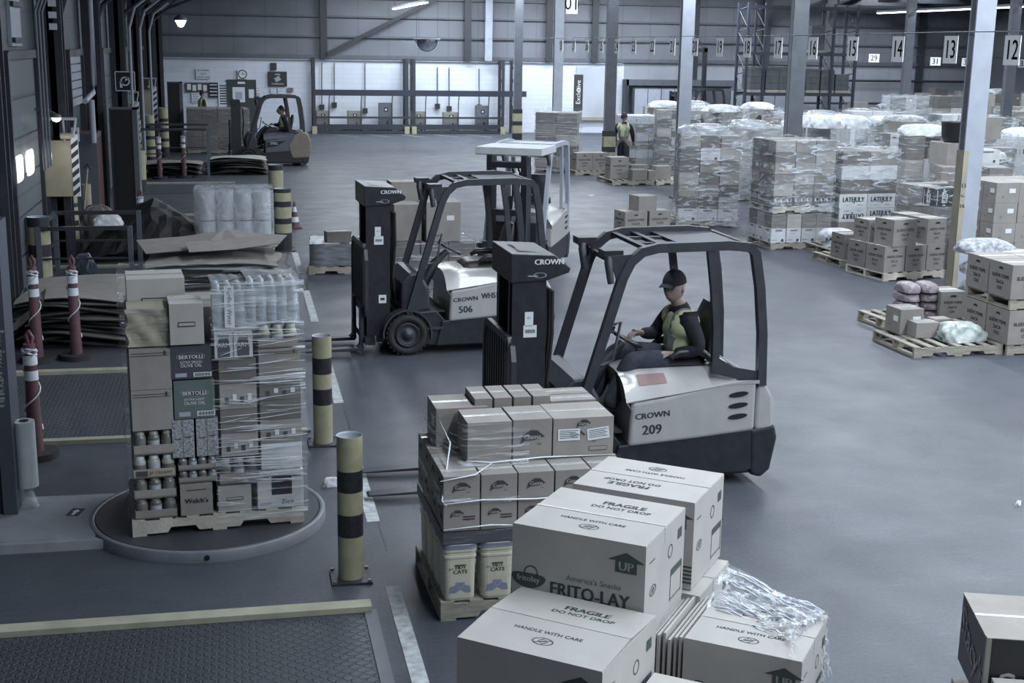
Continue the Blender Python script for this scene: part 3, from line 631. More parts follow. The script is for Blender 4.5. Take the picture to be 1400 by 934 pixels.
def person(label, J, face, loc=(0, 0, 0), rz=0, cap=False, vest=True, hairlong=False, trousers=None, group=None, lowpart=True, curl=.7):
    """J: joints in the figure's own frame"""
    J = {k: Vector(v) for k, v in J.items()}; root = thing('person', label, 'person', loc, rz, group)
    hip, ch, nk, hd = J['hip'], J['chest'], J['neck'], J['head']
    V = [hip, mid(hip, ch), ch, nk, hd-Vector((0, 0, .07))]; E_ = [(0, 1), (1, 2), (2, 3), (3, 4)]; r = [(.12, .10), (.115, .095), (.13, .10), .068, .062]
    for s in 'LR':
        b = len(V); sh, el, wr = J['sh'+s], J['el'+s], J['wr'+s]; V += [sh, mid(sh, el), el, mid(el, wr), wr]; r += [.055, .048, .04, .035, .025]; E_ += [(2, b), (b, b+1), (b+1, b+2), (b+2, b+3), (b+3, b+4)]
        b = len(V); hp, kn, an, toe = J['hp'+s], J['kn'+s], J['an'+s], J['toe'+s]; V += [hp, mid(hp, kn), kn, mid(kn, an, .4), an, toe]; r += [.085, .075, .055, .05, .035, .03]; E_ += [(0, b), (b, b+1), (b+1, b+2), (b+2, b+3), (b+3, b+4), (b+4, b+5)]
    g = G(); vs, fs = skin_geo(V, E_, r); g.add(vs, fs, skin, smooth=True); head_geo(g, hd, face, skin, 1.1)
    fwd_ = Vector(face); 
    for s in 'LR':
        d = (J['wr'+s]-J['el'+s]).normalized(); hand_geo(g, J['wr'+s], J['wr'+s]+d*.1+Vector(J.get('hd'+s, (0, 0, 0))), J.get('pn'+s, Vector((0, 0, -1))), skin, curl, thumb_side=1 if s == 'L' else -1)
    g.obj('body', root)
    # jacket
    V = [hip+Vector((0, 0, .02)), mid(hip, ch), ch, mid(ch, nk, .7), mid(nk, hd, .3)]; E_ = [(0, 1), (1, 2), (2, 3), (3, 4)]; r = [(.18, .155), (.175, .15), (.195, .155), .105, .078]
    for s in 'LR':
        b = len(V); sh, el, wr = J['sh'+s], J['el'+s], J['wr'+s]; V += [sh, mid(sh, el), el, mid(el, wr), mid(el, wr, .93)]; r += [.088, .08, .07, .06, .047]; E_ += [(2, b), (b, b+1), (b+1, b+2), (b+2, b+3), (b+3, b+4)]
    g = G(); vs, fs = skin_geo(V, E_, r); g.add(vs, fs, dcloth, smooth=True); g.obj('jacket', root)
    V = [hip+Vector((0, 0, .03)), hip-Vector((0, 0, .03))]; E_ = [(0, 1)]; r = [(.15, .13), (.145, .12)]
    for s in 'LR':
        b = len(V); hp, kn, an = J['hp'+s], J['kn'+s], J['an'+s]; V += [hp, mid(hp, kn), kn, mid(kn, an, .5), mid(kn, an, .94)]; r += [.125, .115, .092, .08, .07]; E_ += [(1, b), (b, b+1), (b+1, b+2), (b+2, b+3), (b+3, b+4)]
    g = G(); vs, fs = skin_geo(V, E_, r); g.add(vs, fs, trousers or denim, smooth=True); g.obj('trousers', root)
    for s in 'LR':
        a, t = J['an'+s], J['toe'+s]; d = (t-a); d.z = 0; d.normalize(); base = Vector((a.x, a.y, min(a.z, t.z)-.03)); g = G()
        g.tube([base-d*.07+Vector((0, 0, .03)), base+Vector((0, 0, .035)), base+d*.1+Vector((0, 0, .03)), base+d*.2+Vector((0, 0, .02))], [.04, .048, .05, .035], vinyl, 10)
        g.tube([base+Vector((0, 0, .03)), Vector(a)+Vector((0, 0, .05))], [.05, .05], vinyl, 10)
        g.obj('shoe', root)
    if vest:
        tmp = []
        V = [hip+Vector((0, 0, -.02)), mid(hip, ch, .5), ch+Vector((0, 0, .0)), mid(ch, nk, .72)]; E_ = [(0, 1), (1, 2), (2, 3)]; r = [(.215, .19), (.21, .185), (.235, .19), .13]
        for s in 'LR': b = len(V); V += [mid(ch, J['sh'+s], .6), mid(ch, J['sh'+s], 1.0)+Vector((0, 0, .012))]; r += [.155, .135]; E_ += [(2, b), (b, b+1)]
        vs, fs = skin_geo(V, E_, r); g = G(); up_ = (nk-hip).normalized(); L = (nk-hip).length
        A, B = [], []
        for f in fs:
            c = sum((vs[i] for i in f), Vector())/len(f); h = (c-hip).dot(up_)/L; side = (J['shL']-J['shR']).normalized(); q = (c-hip).dot(side)
            (B if (.12 < h < .2 or (h > .25 and .075 < abs(q) < .115)) else A).append(f)
        g.add(vs, A, hivis, smooth=True); g.add(vs, B, reflect, smooth=True); g.obj('hi_vis_vest', root)
    f = Vector(face).normalized(); T = Matrix.Translation(hd) @ f.to_track_quat('X', 'Z').to_matrix().to_4x4() @ Matrix.Scale(1.1, 4)
    g = G()
    if cap:
        g.grid(lambda u, v: (-.004+.108*math.cos(u*6.2832)*math.cos(v*1.57), .089*math.sin(u*6.2832)*math.cos(v*1.57), .036+.108*math.sin(v*1.57)), 22, 8, dcloth, T)
        g.grid(lambda u, v: (.085+(.07)*v*math.cos((u-.5)*1.9), (.068)*math.sin((u-.5)*2.6), .056-.016*v-.015*abs(u-.5)*2), 10, 4, dcloth, T)
        g.grid(lambda u, v: (.085+(.07)*v*math.cos((u-.5)*1.9), (.068)*math.sin((u-.5)*2.6), .052-.016*v-.015*abs(u-.5)*2), 10, 4, dcloth, T)
        g.cyl(T @ Vector((0, 0, .136)), T @ Vector((0, 0, .147)), .009, dcloth); g.obj('cap', root)
    else:
        g.grid(lambda u, v: ((-.018+.098*math.cos(u*6.2832)*math.cos(v*1.57)), .09*math.sin(u*6.2832)*math.cos(v*1.57), .01+.128*math.sin(v*1.57)-(.09 if hairlong else .05)*max(0, -math.cos(u*6.2832))*(1-v)), 20, 8, hair, T)
        if hairlong: g.grid(lambda u, v: (-.045+.07*math.cos(u*6.2832), .085*math.sin(u*6.2832), .03-.2*v), 16, 5, hair, T)
        g.obj('hair', root)
    return root
STAND = dict(hip=(0, 0, .95), chest=(0, 0, 1.27), neck=(0, 0, 1.47), head=(.02, 0, 1.63), shL=(0, .19, 1.40), shR=(0, -.19, 1.40), elL=(-.03, .27, 1.12), elR=(.0, -.27, 1.12), wrL=(.1, .27, .88), wrR=(.16, -.26, .9),
             hpL=(0, .09, .9), hpR=(0, -.09, .9), knL=(.06, .1, .5), knR=(-.02, -.1, .5), anL=(.08, .1, .09), anR=(-.1, -.1, .09), toeL=(.2, .1, .05), toeR=(.02, -.1, .05))
SIT = dict(hip=(1.10, .52, 1.02), chest=(1.12, .51, 1.29), neck=(1.09, .51, 1.475), head=(1.02, .49, 1.63), shL=(1.10, .33, 1.385), shR=(1.08, .70, 1.40), elL=(1.20, .26, 1.13), elR=(.98, .82, 1.16), wrL=(.96, .33, 1.09), wrR=(.80, .70, 1.20),
           hpL=(1.05, .42, .99), hpR=(1.05, .62, .99), knL=(.60, .34, 1.04), knR=(.56, .66, 1.06), anL=(.40, .32, .61), anR=(.36, .66, .62), toeL=(.28, .31, .57), toeR=(.24, .66, .58))

# ------------------------------------------------------------------ forklift trucks (x runs from the mast to the counterweight, y across, near side y=0)
def forklift(label, loc, rz, num='', num2='', style='crown', seat_lab=True, forks=True):
    t = thing('forklift', label, 'forklift', loc, rz)
    cr_ = style == 'crown'; body = truckg if cr_ else gsteel; rear = truckg if cr_ else truckd; gd = dsteel if style != 'light' else lsteel  # pale guard colour stands in for glare on a mostly dark guard
    if style == 'light': body = rear = truckg
    W_ = 1.05
    g = G(); g.prism([(-.12, .14), (-.12, .50), (.36, .52), (.46, .40), (1.70, .50), (1.78, .45), (1.78, .22), (1.70, .09), (1.3, .08), (.35, .10)], .06, W_-.06, black)
    g.prism([(.35, .10), (.42, .40), (1.68, .49), (1.70, .16), (1.55, .11)], .03, W_-.03, black); g.obj('chassis', t, bevel=.012)
    g = G(); g.box(.02, .46, .07, W_-.07, .50, .52, rubber); g.box(.1, .44, .02, .07, .30, .33, dsteel); g.obj('floor_plate', t)
    g = G(); g.prism([(1.62, .47), (1.62, .93), (1.70, .88), (1.77, .76), (1.79, .5), (1.78, .46)], .03, W_-.03, rear); g.obj('counterweight', t, bevel=.03, seg=3)
    g = G(); g.prism([(1.60, .08), (1.58, .48), (1.80, .52), (1.83, .40), (1.78, .12), (1.70, .05)], .02, W_-.02, black); g.obj('rear_bumper', t, bevel=.03, seg=3)
    if style == 'still':
        g = G(); g.prism([(1.22, .42), (1.18, .62), (1.35, .92), (1.60, 1.04), (1.78, .98), (1.86, .75), (1.86, .45), (1.8, .25), (1.3, .22)], -.005, W_+.005, truckd); g.obj('counterweight', t, bevel=.05, seg=3)
    # side panel with louvres, name and number
    g = G(); g.prism([(.50, .39), (.52, .765), (.8, .80), (1.15, .875), (1.4, .915), (1.61, .91), (1.61, .475), (1.1, .43)], .012, W_-.012, body); sp = g.obj('side_panel', t, bevel=.03, seg=3)
    T = Matrix.Translation((0, .0095, 0)) @ Matrix.Rotation(R(90), 4, 'X')
    g = G()
    if cr_: 
        g.text('CROWN', .07, T @ Matrix.Translation((.70, .655, 0)) @ Matrix.Rotation(.07, 4, 'Z'), ink, sx=1.1, bold=.003); g.obj('lettering', sp); g = G()
        if num2: g.text(num2, .095, T @ Matrix.Translation((1.02, .69, 0)) @ Matrix.Rotation(.05, 4, 'Z'), ink, sx=.82, bold=.004); g.obj('lettering', sp); g = G()
        g.text(num, .115, T @ Matrix.Translation((.70, .53, 0)) @ Matrix.Rotation(.04, 4, 'Z'), ink, sx=1.0, bold=.004)
    elif style == 'still':
        g.prism([(.55, .55), (.58, .72), (1.12, .76), (.85, .60)], .004, .009, vinyl); g.text('STILL', .1, T @ Matrix.Translation((.77, .68, .008)), white, bold=.003)
    if g.v: g.obj('lettering', sp)
    for k in range(3):
        g = G(); poly = [(1.45+.085*math.cos(a), .80-.095*k+.022*math.sin(a)+.1*.085*math.cos(a)) for a in [2*math.pi*q/18 for q in range(18)]]
        g.prism(poly, .003, .011, vinyl); g.obj('louvre', sp)
    g = G(); 
    def hood(u, v):
        s_ = .47+1.16*u; q = abs(2*v-1); zc = 1.0-.13*max(0, (u-.62)/.38)**2.2-.03*max(0, (.12-u)/.12)
        ed = .80+.115*min(1, u*1.3) ; z = zc-(zc-ed)*q**5-.03*q*q
        return (s_, .012+v*(W_-.024), z)
    g.grid(hood, 24, 16, body); g.grid(lambda u, v: (.47+.05*(1-v)-.0*v, hood(0, u)[1], .70*(1-v)+hood(0, u)[2]*v), 16, 3, body)
    g.grid(lambda u, v: (.48+1.15*u, .008, (.765+.15*min(1, u*1.12))*(1-v)+(hood(u, 0)[2])*v), 16, 1, body); g.grid(lambda u, v: (.48+1.15*u, W_-.008, (.765+.15*min(1, u*1.12))*(1-v)+(hood(u, 0)[2])*v), 16, 1, body)
    hd = g.obj('hood', t)
    g = G(); g.grid(lambda u, v: (.60+.24*u, .08+.1*v, hood((.13+.24*u)/1.16, (.07+.1*v)/W_)[2]+.004), 4, 3, mat('red_warning_label', (.2, .125, .125), .5)); 
    if style == 'crown' and num == '209': g.obj('warning_label', hd)
    # front cowl, fenders, wheels
    g = G(); g.prism([(-.06, .48), (-.06, .86), (.04, .97), (.16, .98), (.27, .80), (.30, .52)], .10, W_-.10, dsteel); g.obj('cowl', t, bevel=.03)
    for y0, y1 in ((-.0, .17), (W_-.17, W_)):
        g = G(); pts = [(.30*math.cos(a), .255+.30*math.sin(a)) for a in [R(-12)+R(200)*k/14 for k in range(15)]]; inn = [(p[0]*.93, .255+(p[1]-.255)*.93) for p in reversed(pts)]
        g.prism(pts+inn, y0, y1, dsteel); g.obj('fender', t)
        g = G(); T = Matrix.Translation((0, y0+.0, .25)) @ Matrix.Rotation(R(-90), 4, 'X'); wd = y1-y0-.01
        g.lathe([(.0, .03), (.045, .02), (.05, .035), (.10, .04), (.12, .01), (.135, .012), (.14, .035), (.16, .04), (.17, .005), (.21, .0), (.243, .02), (.25, .05), (.25, wd-.05), (.243, wd-.02), (.2, wd), (0, wd)], rubber, 36, T)
        for k in range(26):
            a = 2*math.pi*k/26; g.box(-.011, .011, .243, .256, .012, wd*.5, rubber, T @ Matrix.Rotation(a, 4, 'Z')); g.box(-.011, .011, .243, .256, wd*.5, wd-.012, rubber, T @ Matrix.Rotation(a+.12, 4, 'Z'))
        wh = g.obj('front_wheel', t); g = G(); g.lathe([(0, -.004), (.05, -.002), (.055, .02), (.125, .025), (.13, .005), (.14, .004), (.145, .03)], dsteel, 24, T); g.obj('wheel_hub', wh)
    g = G(); T = Matrix.Translation((1.45, .37, .2)) @ Matrix.Rotation(R(-90), 4, 'X'); g.lathe([(0, .02), (.1, .02), (.12, .0), (.18, .0), (.2, .03), (.2, .12), (.18, .15), (0, .15)], rubber, 26, T); g.lathe([(0, .2), (.18, .18), (.2, .21), (.2, .3), (.18, .33), (0, .33)], rubber, 26, T); g.obj('rear_wheel', t)
    # overhead guard
    def side(y): return [(.02, y, .50), (.15, y, .93), (.29, y, 1.40), (.41, y, 1.80), (.475, y, 1.93), (.57, y, 2.01), (.70, y, 2.04), (1.30, y, 2.05), (1.50, y, 2.03), (1.545, y, 1.98), (1.60, y, 1.70), (1.645, y, 1.30), (1.66, y, .86)]
    g = G()
    for y in (.05, W_-.05):
        g.tube(side(y), 0, gd, sq=(.075, .065)); g.tube([(1.15, y, 2.03), (1.20, y, 1.7), (1.235, y, 1.35), (1.24, y, .98)], 0, gd, sq=(.06, .05))
        g.prism([(1.22, 1.14), (1.40, 1.03), (1.64, .98), (1.68, .86), (1.60, .84), (1.42, .93), (1.22, .98)], y-.015, y+.015, gd)
        g.prism([(.38, 1.72), (.30, 1.98), (.58, 2.0), (.55, 1.97), (.46, 1.90)], y-.012, y+.012, gd)
    g.obj('overhead_guard', t)
    g = G()
    for k, s_ in enumerate((.62, .80, .98)): g.box(s_-.025, s_+.025, .06, W_-.06, 2.015, 2.045, gd)
    g.box(1.5, 1.54, .06, W_-.06, 1.98, 2.05, gd)
    for y in (.36, .69): g.box(.62, .98, y-.02, y+.02, 2.015, 2.04, gd)
    g.box(.98, 1.5, .07, W_-.07, 2.03, 2.042, gd)
    g.box(.42, .46, .06, W_-.06, 1.86, 1.90, gd); g.obj('guard_roof', t)
    for y in (.12, W_-.18):
        g = G(); g.box(.26, .42, y-.05, y+.12, 1.96, 2.02, black); g.tube([(.42, y+.03, 1.88), (.33, y+.03, 1.98)], .012, gd)
        wl = g.obj('work_lamp', t); g = G(); g.tube([(.30, y-.05, 1.97), (.29, y-.07, 1.93), (.31, y-.09, 1.76)], [.03, .035, .028], dsteel, 10); g.obj('lamp_housing', wl)
    g = G(); g.tube([(.36, .06, 1.42), (.42, .075, 1.44), (.36, .075, 1.12), (.27, .07, 1.08), (.20, .06, 1.1)], .013, gd); g.obj('grab_handle', t)
    # mast
    g = G()
    for y in (.20, .76):
        g.box(-.44, -.36, y, y+.09, .10, 1.96, black); g.box(-.34, -.18, y, y+.09, .14, 1.93, black); g.box(-.345, -.335, y+.02, y+.07, .1, 1.9, bsteel)
    for z in (.35, 1.0, 1.75): g.box(-.40, -.2, .25, .8, z, z+.09, black)
    g.cyl((-.28, .525, .2), (-.28, .525, 1.3), .045, black); g.cyl((-.28, .525, 1.3), (-.28, .525, 1.78), .03, bsteel)
    g.box(-.46, -.18, .19, .196, .22, 1.78, black)
    if cr_: g.box(-.33, -.31, .29, .76, .3, 1.75, black)
    ms = g.obj('mast', t)
    if cr_:
        g = G(); poly = [(-.48, 2.0), (-.12, 1.98), (.015, 1.87), (.0, 1.835), (-.18, 1.775), (-.48, 1.76)]
        g.prism(poly, .17, .88, black); g.text('CROWN', .062, Matrix.Translation((-.165, .168, 1.925)) @ Matrix.Rotation(R(90), 4, 'X'), white, sx=1.0, bold=.0025)
        T = Matrix.Translation((-.24, .168, 1.82)) @ Matrix.Rotation(R(90), 4, 'X'); g.ring(.05, .008, T, lsteel, 20, .4); g.rect(-.06, -.005, .08, .008, T, lsteel)
        g.grid(lambda u, v: (-.40+.2*u+.02*math.sin(v*3), .3+.4*v, 2.004-.02*u), 4, 6, dsteel); g.obj('mast_cover', ms, bevel=.008)
        g = G(); T = Matrix.Translation((0, .188, 0)) @ Matrix.Rotation(R(90), 4, 'X')
        g.rect(-.32, 1.46, .07, .12, T, white); g.rect(-.31, 1.36, .11, .10, T, white); g.text('A1', .03, T @ Matrix.Translation((-.32, 1.47, .001)), ink); barcode(g, T @ Matrix.Translation((-.31, 1.36, .001)), .08, .03); g.obj('sticker', ms); g = G(); g.rect(-.27, .66, .09, .10, T, white); g.rect(-.27, .66, .05, .03, T @ Matrix.Translation((0, 0, .001)), ink)
        g.obj('sticker', ms)
    g = G()
    for k in range(3): g.tube([(-.20, .3+.1*k, 1.72), (-.10, .3+.1*k, 1.66), (-.09, .32+.1*k, 1.3), (-.12, .34+.1*k, .9), (-.08, .35+.1*k, .6)], .016, rubber)
    g.obj('hose', ms)
    # carriage and load backrest
    ca = empty('carriage', parent=t)
    g = G(); g.box(-.50, -.45, .06, W_-.06, .14, .22, black); g.box(-.50, -.45, .06, W_-.06, .48, .56, black); g.obj('fork_bar', ca)
    g = G(); x0, x1 = -.52, -.49
    g.tube([(x1, .0, .56), (x1, .0, 1.16), (x1, .05, 1.26), (x1, .14, 1.30), (x1, W_-.14, 1.30), (x1, W_-.05, 1.26), (x1, W_, 1.16), (x1, W_, .56)], 0, dsteel, sq=(.04, .06))
    g.box(x1-.015, x1+.015, 0, W_, .52, .60, dsteel)
    for k in range(1, 12): y = W_*k/12; g.box(x1-.008, x1+.008, y-.02, y+.02, .58, 1.29, dsteel)
    if style != 'light': g.obj('load_backrest', ca)
    if forks:
        for y in (.16, .76):
            g = G(); g.prism([(-.50, .60), (-.54, .60), (-.545, .12), (-.58, .085), (-1.62, .06), (-1.64, .05), (-1.62, .045), (-.52, .045), (-.50, .07)], y, y+.12, dsteel); g.obj('fork', ca, bevel=.004)
    # steering, controls
    g = G(); g.tube([(.20, .5, .60), (.42, .5, 1.02), (.58, .5, 1.17)], [.07, .055, .035], dsteel, 10); g.obj('steering_column', t)
    g = G(); cx = Vector((.60, .5, 1.20)); nrm = Vector((.45, 0, .85)).normalized(); a = Vector((0, 1, 0)); b = nrm.cross(a)
    g.tube([cx+(a*math.cos(q)+b*math.sin(q))*.15 for q in [2*math.pi*k/24 for k in range(24)]], .013, vinyl, 8, closed=True)
    for q in (0, 2.1, 4.2): g.tube([cx, cx+(a*math.cos(q)+b*math.sin(q))*.15], .01, vinyl)
    g.tube([cx+b*.14, cx+b*.14+nrm*.05], .018, vinyl); g.obj('steering_wheel', t)
    # seat
    st = empty('seat', (0, 0, -.02), parent=t)
    g = G(); g.box(.78, 1.32, .27, .77, .96, 1.02, vinyl); g.obj('seat_base', st, bevel=.02)
    g = G(); g.grid(lambda u, v: (.74+.55*u, .29+.46*v, 1.02+.065*(1-(2*u-1)**6)*(1-(2*v-1)**6)+.02*abs(2*v-1)**2*(1-(2*v-1)**8)), 12, 12, vinyl); g.obj('seat_cushion', st)
    g = G()
    def bk(u, v): 
        th = 2*math.pi*u; w = .235*(1-.35*v**3); zz = 1.06+.46*v; return (1.27+.10*v+.065*math.cos(th)*(1-.5*v**4), .52+w*math.sin(th), zz)
    g.grid(bk, 20, 10, vinyl); g.add([bk(k/20, 1) for k in range(20)], [tuple(range(20))], vinyl); g.obj('seat_back', st)
    for y in (.27, .77): g = G(); g.tube([(1.30, y, 1.06), (1.2, y, 1.14), (1.0, y, 1.13), (.93, y, 1.09)], [.025, .04, .035, .02], vinyl, 10); g.obj('armrest', st)
    return t
# ------------------------------------------------------------------ bollards, posts, railings
def bollard(px, py, r, h, bands, label, top=lsteel):
    p = at(px, py); t = thing('bollard', label, 'bollard', p)
    g = G(); z = 0
    for z0, z1, m in bands: g.cyl((0, 0, z0), (0, 0, z1), r, m, 28, cap=False)
    g.lathe([(r, h), (r*.96, h), (r*.94, h-.015), (r*.9, h-.05), (r*.5, h-.1), (0, h-.12)], top, 28); g.obj('post', t)
    g = G(); g.box(-r-.05, r+.05, -r-.05, r+.05, 0, .015, dsteel)
    for a in (-1, 1):
        for b in (-1, 1): g.cyl((a*(r+.03), b*(r+.03), .015), (a*(r+.03), b*(r+.03), .03), .012, bsteel, 6)
    g.obj('base_plate', t); return t
Y_, K_ = yellow, blk
bollard(480, 790, .088, 1.03, [(0, .32, Y_), (.32, .48, K_), (.48, .64, Y_), (.64, .79, K_), (.79, 1.03, Y_)], 'yellow and black striped bollard nearest the camera, beside the turntable')
bollard(442, 606, .088, 1.02, [(0, .38, Y_), (.38, .53, K_), (.53, .67, Y_), (.67, .82, K_), (.82, 1.02, Y_)], 'striped bollard right behind the loaded turntable, second from the camera')
bollard(388, 342, .15, 1.1, [(0, .32, K_), (.32, .48, Y_), (.48, .58, K_), (.58, .78, Y_), (.78, .88, K_), (.88, 1.03, Y_), (1.03, 1.1, K_)], 'thick striped bollard beside the wrapped white rolls, right of two')
bollard(379, 322, .14, 1.35, [(0, .5, Y_), (.5, .62, K_), (.62, .8, Y_), (.8, .9, K_), (.9, 1.25, Y_), (1.25, 1.35, K_)], 'striped bollard half hidden behind the thick one by the wrapped rolls')
bollard(97, 352, .16, 1.15, [(0, .32, K_), (.32, .55, Y_), (.55, .64, K_), (.64, .86, Y_), (.86, .93, K_), (.93, 1.08, Y_), (1.08, 1.15, K_)], 'thick striped bollard under the cream panel on the dock side')
bollard(58, 396, .16, 1.08, [(0, .2, K_), (.2, .5, Y_), (.5, .68, K_), (.68, .94, Y_), (.94, 1.08, K_)], 'thick striped bollard beside the windowed dock door')
for px, py, h, w in ((189, 236, 1.45, 'left of the three far dock bollards'), (207, 228, 1.5, 'middle of the three far dock bollards'), (226, 215, 1.55, 'right of the three far dock bollards'), (163, 262, 1.0, 'far dock bollard just right of the first black machine')):
    bollard(px+ (30 if 'machine' in w else 0), py, .14, h, [(0, .3, K_), (.3, .5, Y_), (.5, .6, K_), (.6, .8, Y_), (.8, .9, K_), (.9, 1.12, Y_), (1.12, 1.22, K_), (1.22, h, Y_)] if h > 1.2 else [(0, .3, K_), (.3, h, Y_)], 'yellow black bollard, '+w)
p = at(148, 330); g = G(); g.cyl((0, 0, 0), (0, 0, 1.0), .09, creamp, 20); tag(g.obj('bollard', loc=(-2.75, 25.4, 0)), 'plain cream bollard against the wall beside the shovel', 'bollard')

def warn_post(px, py, h, label):
    p = at(px, py); t = thing('warning_post', label, 'post', p)
    g = G(); g.cyl((0, 0, 0), (0, 0, .06), .2, rubber, 8); g.obj('base', t)
    g = G(); g.cyl((0, 0, .05), (0, 0, h*.9), .068, red, 20, r1=.05); g.tube([(0, 0, h*.88), (-.02, 0, h*.97), (.0, 0, h), (.03, 0, h*.95), (.01, 0, h*.88)], .018, red)
    q = g.obj('post', t)
    for z in (.62, .74): g = G(); g.cyl((0, 0, h*z), (0, 0, h*(z+.075)), .0615, wband, 20, r1=.059, cap=False); g.obj('reflective_band', q)
    g = G(); g.tube([(.07*math.cos(a*3), .07*math.sin(a*3), .25+h*.62*a/4) for a in [k*.18 for k in range(23)]], .007, wband, 5)
    g.tube([(.06*math.cos(a*4), .06*math.sin(a*4), h*.84+.03*math.sin(a*3)) for a in [k*.3 for k in range(16)]], .012, wband, 5); g.obj('barrier_tape', t)
warn_post(105, 490, 1.2, 'red warning post with two white bands, right of the pair by the crumpled sheets')
warn_post(52, 494, 1.22, 'red warning post with two white bands, left of the pair by the dock door')
warn_post(50, 625, 1.14, 'red warning post closest to the wrapping machine mast')
warn_post(194, 330, .95, 'red warning post at the corner of the railing pen')
warn_post(219, 245, 1.3, 'far red warning post before the low grey railing')
warn_post(252, 243, 1.3, 'far red warning post in front of the second black machine')
def cone(p, label):
    g = G(); g.box(-.14, .14, -.14, .14, 0, .03, red)
    for k, m in enumerate((red, wband, red, wband, red)): z0, z1 = .03+k*.1, .13+k*.1; g.cyl((0, 0, z0), (0, 0, z1), .105-.018*k, m, 20, r1=.105-.018*(k+1), cap=k == 4)
    return tag(g.obj('traffic_cone', loc=p), label, 'traffic cone')
cone(at(403, 312), 'red and white striped traffic cone behind the thick bollard')
def railing(x0, x1, y0, y1, h, label):
    t = thing('railing', label, 'railing', (x0, y0, 0))
    w, d = x1-x0, y1-y0
    for x, y in ((0, 0), (w, 0), (0, d), (w, d)): g = G(); g.box(x-.035, x+.035, y-.035, y+.035, 0, h, gsteel); g.obj('upright', t)
    for a, b in (((0, 0), (w, 0)), ((0, d), (w, d)), ((0, 0), (0, d))): g = G(); g.tube([(a[0], a[1], h-.03), (b[0], b[1], h-.03)], 0, dsteel, sq=(.06, .05)); g.tube([(a[0], a[1], h*.5), (b[0], b[1], h*.5)], 0, dsteel, sq=(.03, .03)); g.obj('rail', t)
railing(-2.85, -1.57, 19.9, 21.75, .95, 'dark grey railing pen in front of the striped dock bollards')
railing(-2.6, -.75, 36.3, 38.5, 1.35, 'far dark railing around the low cardboard stack')

# ------------------------------------------------------------------ stretch wrapping machine with turntable
mat('ring_paint', (.15, .16, .185), .45, var=.1, vscale=10)
t = thing('pallet_wrapper', 'pallet wrapping machine with round dark turntable and tall navy mast', 'wrapping machine', (-.29, 9.86, 0))
g = G(); g.lathe([(.845, .075), (.85, .082), (.878, .082), (.885, .075), (.89, .0)], MATS['ring_paint'], 64); g.cyl((0, -.88, .04), (0, -.895, .04), .02, vinyl, 8); g.obj('ring', t)
g = G(); g.lathe([(0, .082), (.838, .082), (.842, .07)], mat('turntable_top', (.055, .06, .072), .38, metal=.3, var=.1, vscale=30, bump=.5, bscale=120), 64, smooth=False); g.obj('turntable', t)
rampm = mat('grey_ramp_paint', (.24, .255, .29), .5, var=.12, vscale=6)
g = G(); g.prism([(-2.15, -.43), (-.80, -.43), (-.86, .0), (-.74, .52), (-1.5, .54), (-2.15, .5)], .05, .075, rampm, 'z'); g.prism([(-2.17, -.49), (-.74, -.49), (-.80, -.43), (-2.15, -.43)], .0, .07, rampm, 'z'); g.box(-2.15, -.85, -.43, .5, 0, .05, dsteel)
T = TR(-1.0, .12, .0762, R(75)); g.rect(0, 0, .17, .1, T, ink); g.flat([(-.06, -.012), (.01, -.012), (.01, -.03), (.06, 0), (.01, .03), (.01, .012), (-.06, .012)], T @ Matrix.Translation((0, 0, .0006)), white)
g.obj('base_ramp', t)
navy = mat('navy_paint', (.025, .035, .06), .4, var=.1)
g = G(); g.box(-2.2, -1.50, .18, .62, .05, 2.3, navy); g.box(-1.52, -1.42, .14, .5, .05, 2.3, mat('blue_grey_strip', (.06, .07, .095), .45))
T = Matrix.Translation((-1.47, .137, on_y(9, 490, 10.0).z)) @ Matrix.Rotation(R(90), 4, 'X') @ Matrix.Rotation(R(-90), 4, 'Z'); g.text('packaging group', .115, T, white, sx=1.0, bold=.002)
g.obj('mast', t)
g = G(); g.cyl((-1.36, .32, .24), (-1.36, .32, .76), .078, mat('film_roll_white', (.5, .54, .58), .3, var=.08), 28); g.cyl((-1.36, .32, .755), (-1.36, .32, .765), .035, vinyl, 16)
g.grid(lambda u, v: (-1.36+.05*math.cos(6.283*u)*(1.4-v), .32+.05*math.sin(6.283*u)*(1.4-v), .24-.16*(1-v)+.01*math.sin(u*25)), 16, 6, film_h); g.obj('film_roll', t)
g = G(); g.tube([(-1.75, .05, .08), (-1.62, .12, .55), (-1.95, .12, .55), (-2.1, .05, .1)], .04, dsteel); g.grid(lambda u, v: (-2.1+.5*u, -.05-.05*math.sin(u*3.14), .07+.45*v*math.sin(.6+u*1.9)), 8, 5, dsteel); g.obj('roll_guard', t)

# ------------------------------------------------------------------ load standing on the turntable
AN = R(5.6); P0 = Vector((-.82, 9.34, .08)); RZ = Matrix.Rotation(AN, 4, 'Z')
def LP(s, y, z): q = P0+RZ @ Vector((s, y, 0)); q.z = z; return q
pallet(LP(.62, .5, .084), AN, 'pale wooden pallet standing on the round dark turntable', 1.24, 1.0, wood_l)
def tb(s0, s1, z0, z1, style, lab, y0=.0, d=.34): return carton(LP((s0+s1)/2, y0+d/2, z0), AN, s1-s0-.006, d, z1-z0-.003, style, lab)
ON = ' on the turntable load'
tb(.03, .325, .88, 1.18, 'kraft', 'plain kraft carton, lower of two at the left corner'+ON)
tb(.03, .325, 1.18, 1.48, 'kraft', 'plain kraft carton, upper of two at the left corner'+ON)
tb(.34, .58, .215, .46, 'welch', "kraft carton marked Welch's in the bottom row"+ON)
tb(.61, .86, .215, .42, 'whiteplain', 'kraft carton with a dark stripe in the bottom row'+ON)
tb(.30, .465, .66, .945, 'speck', 'speckled grey carton, left of the pair'+ON)
tb(.47, .635, .66, .945, 'speck', 'speckled grey carton, right of the pair'+ON)
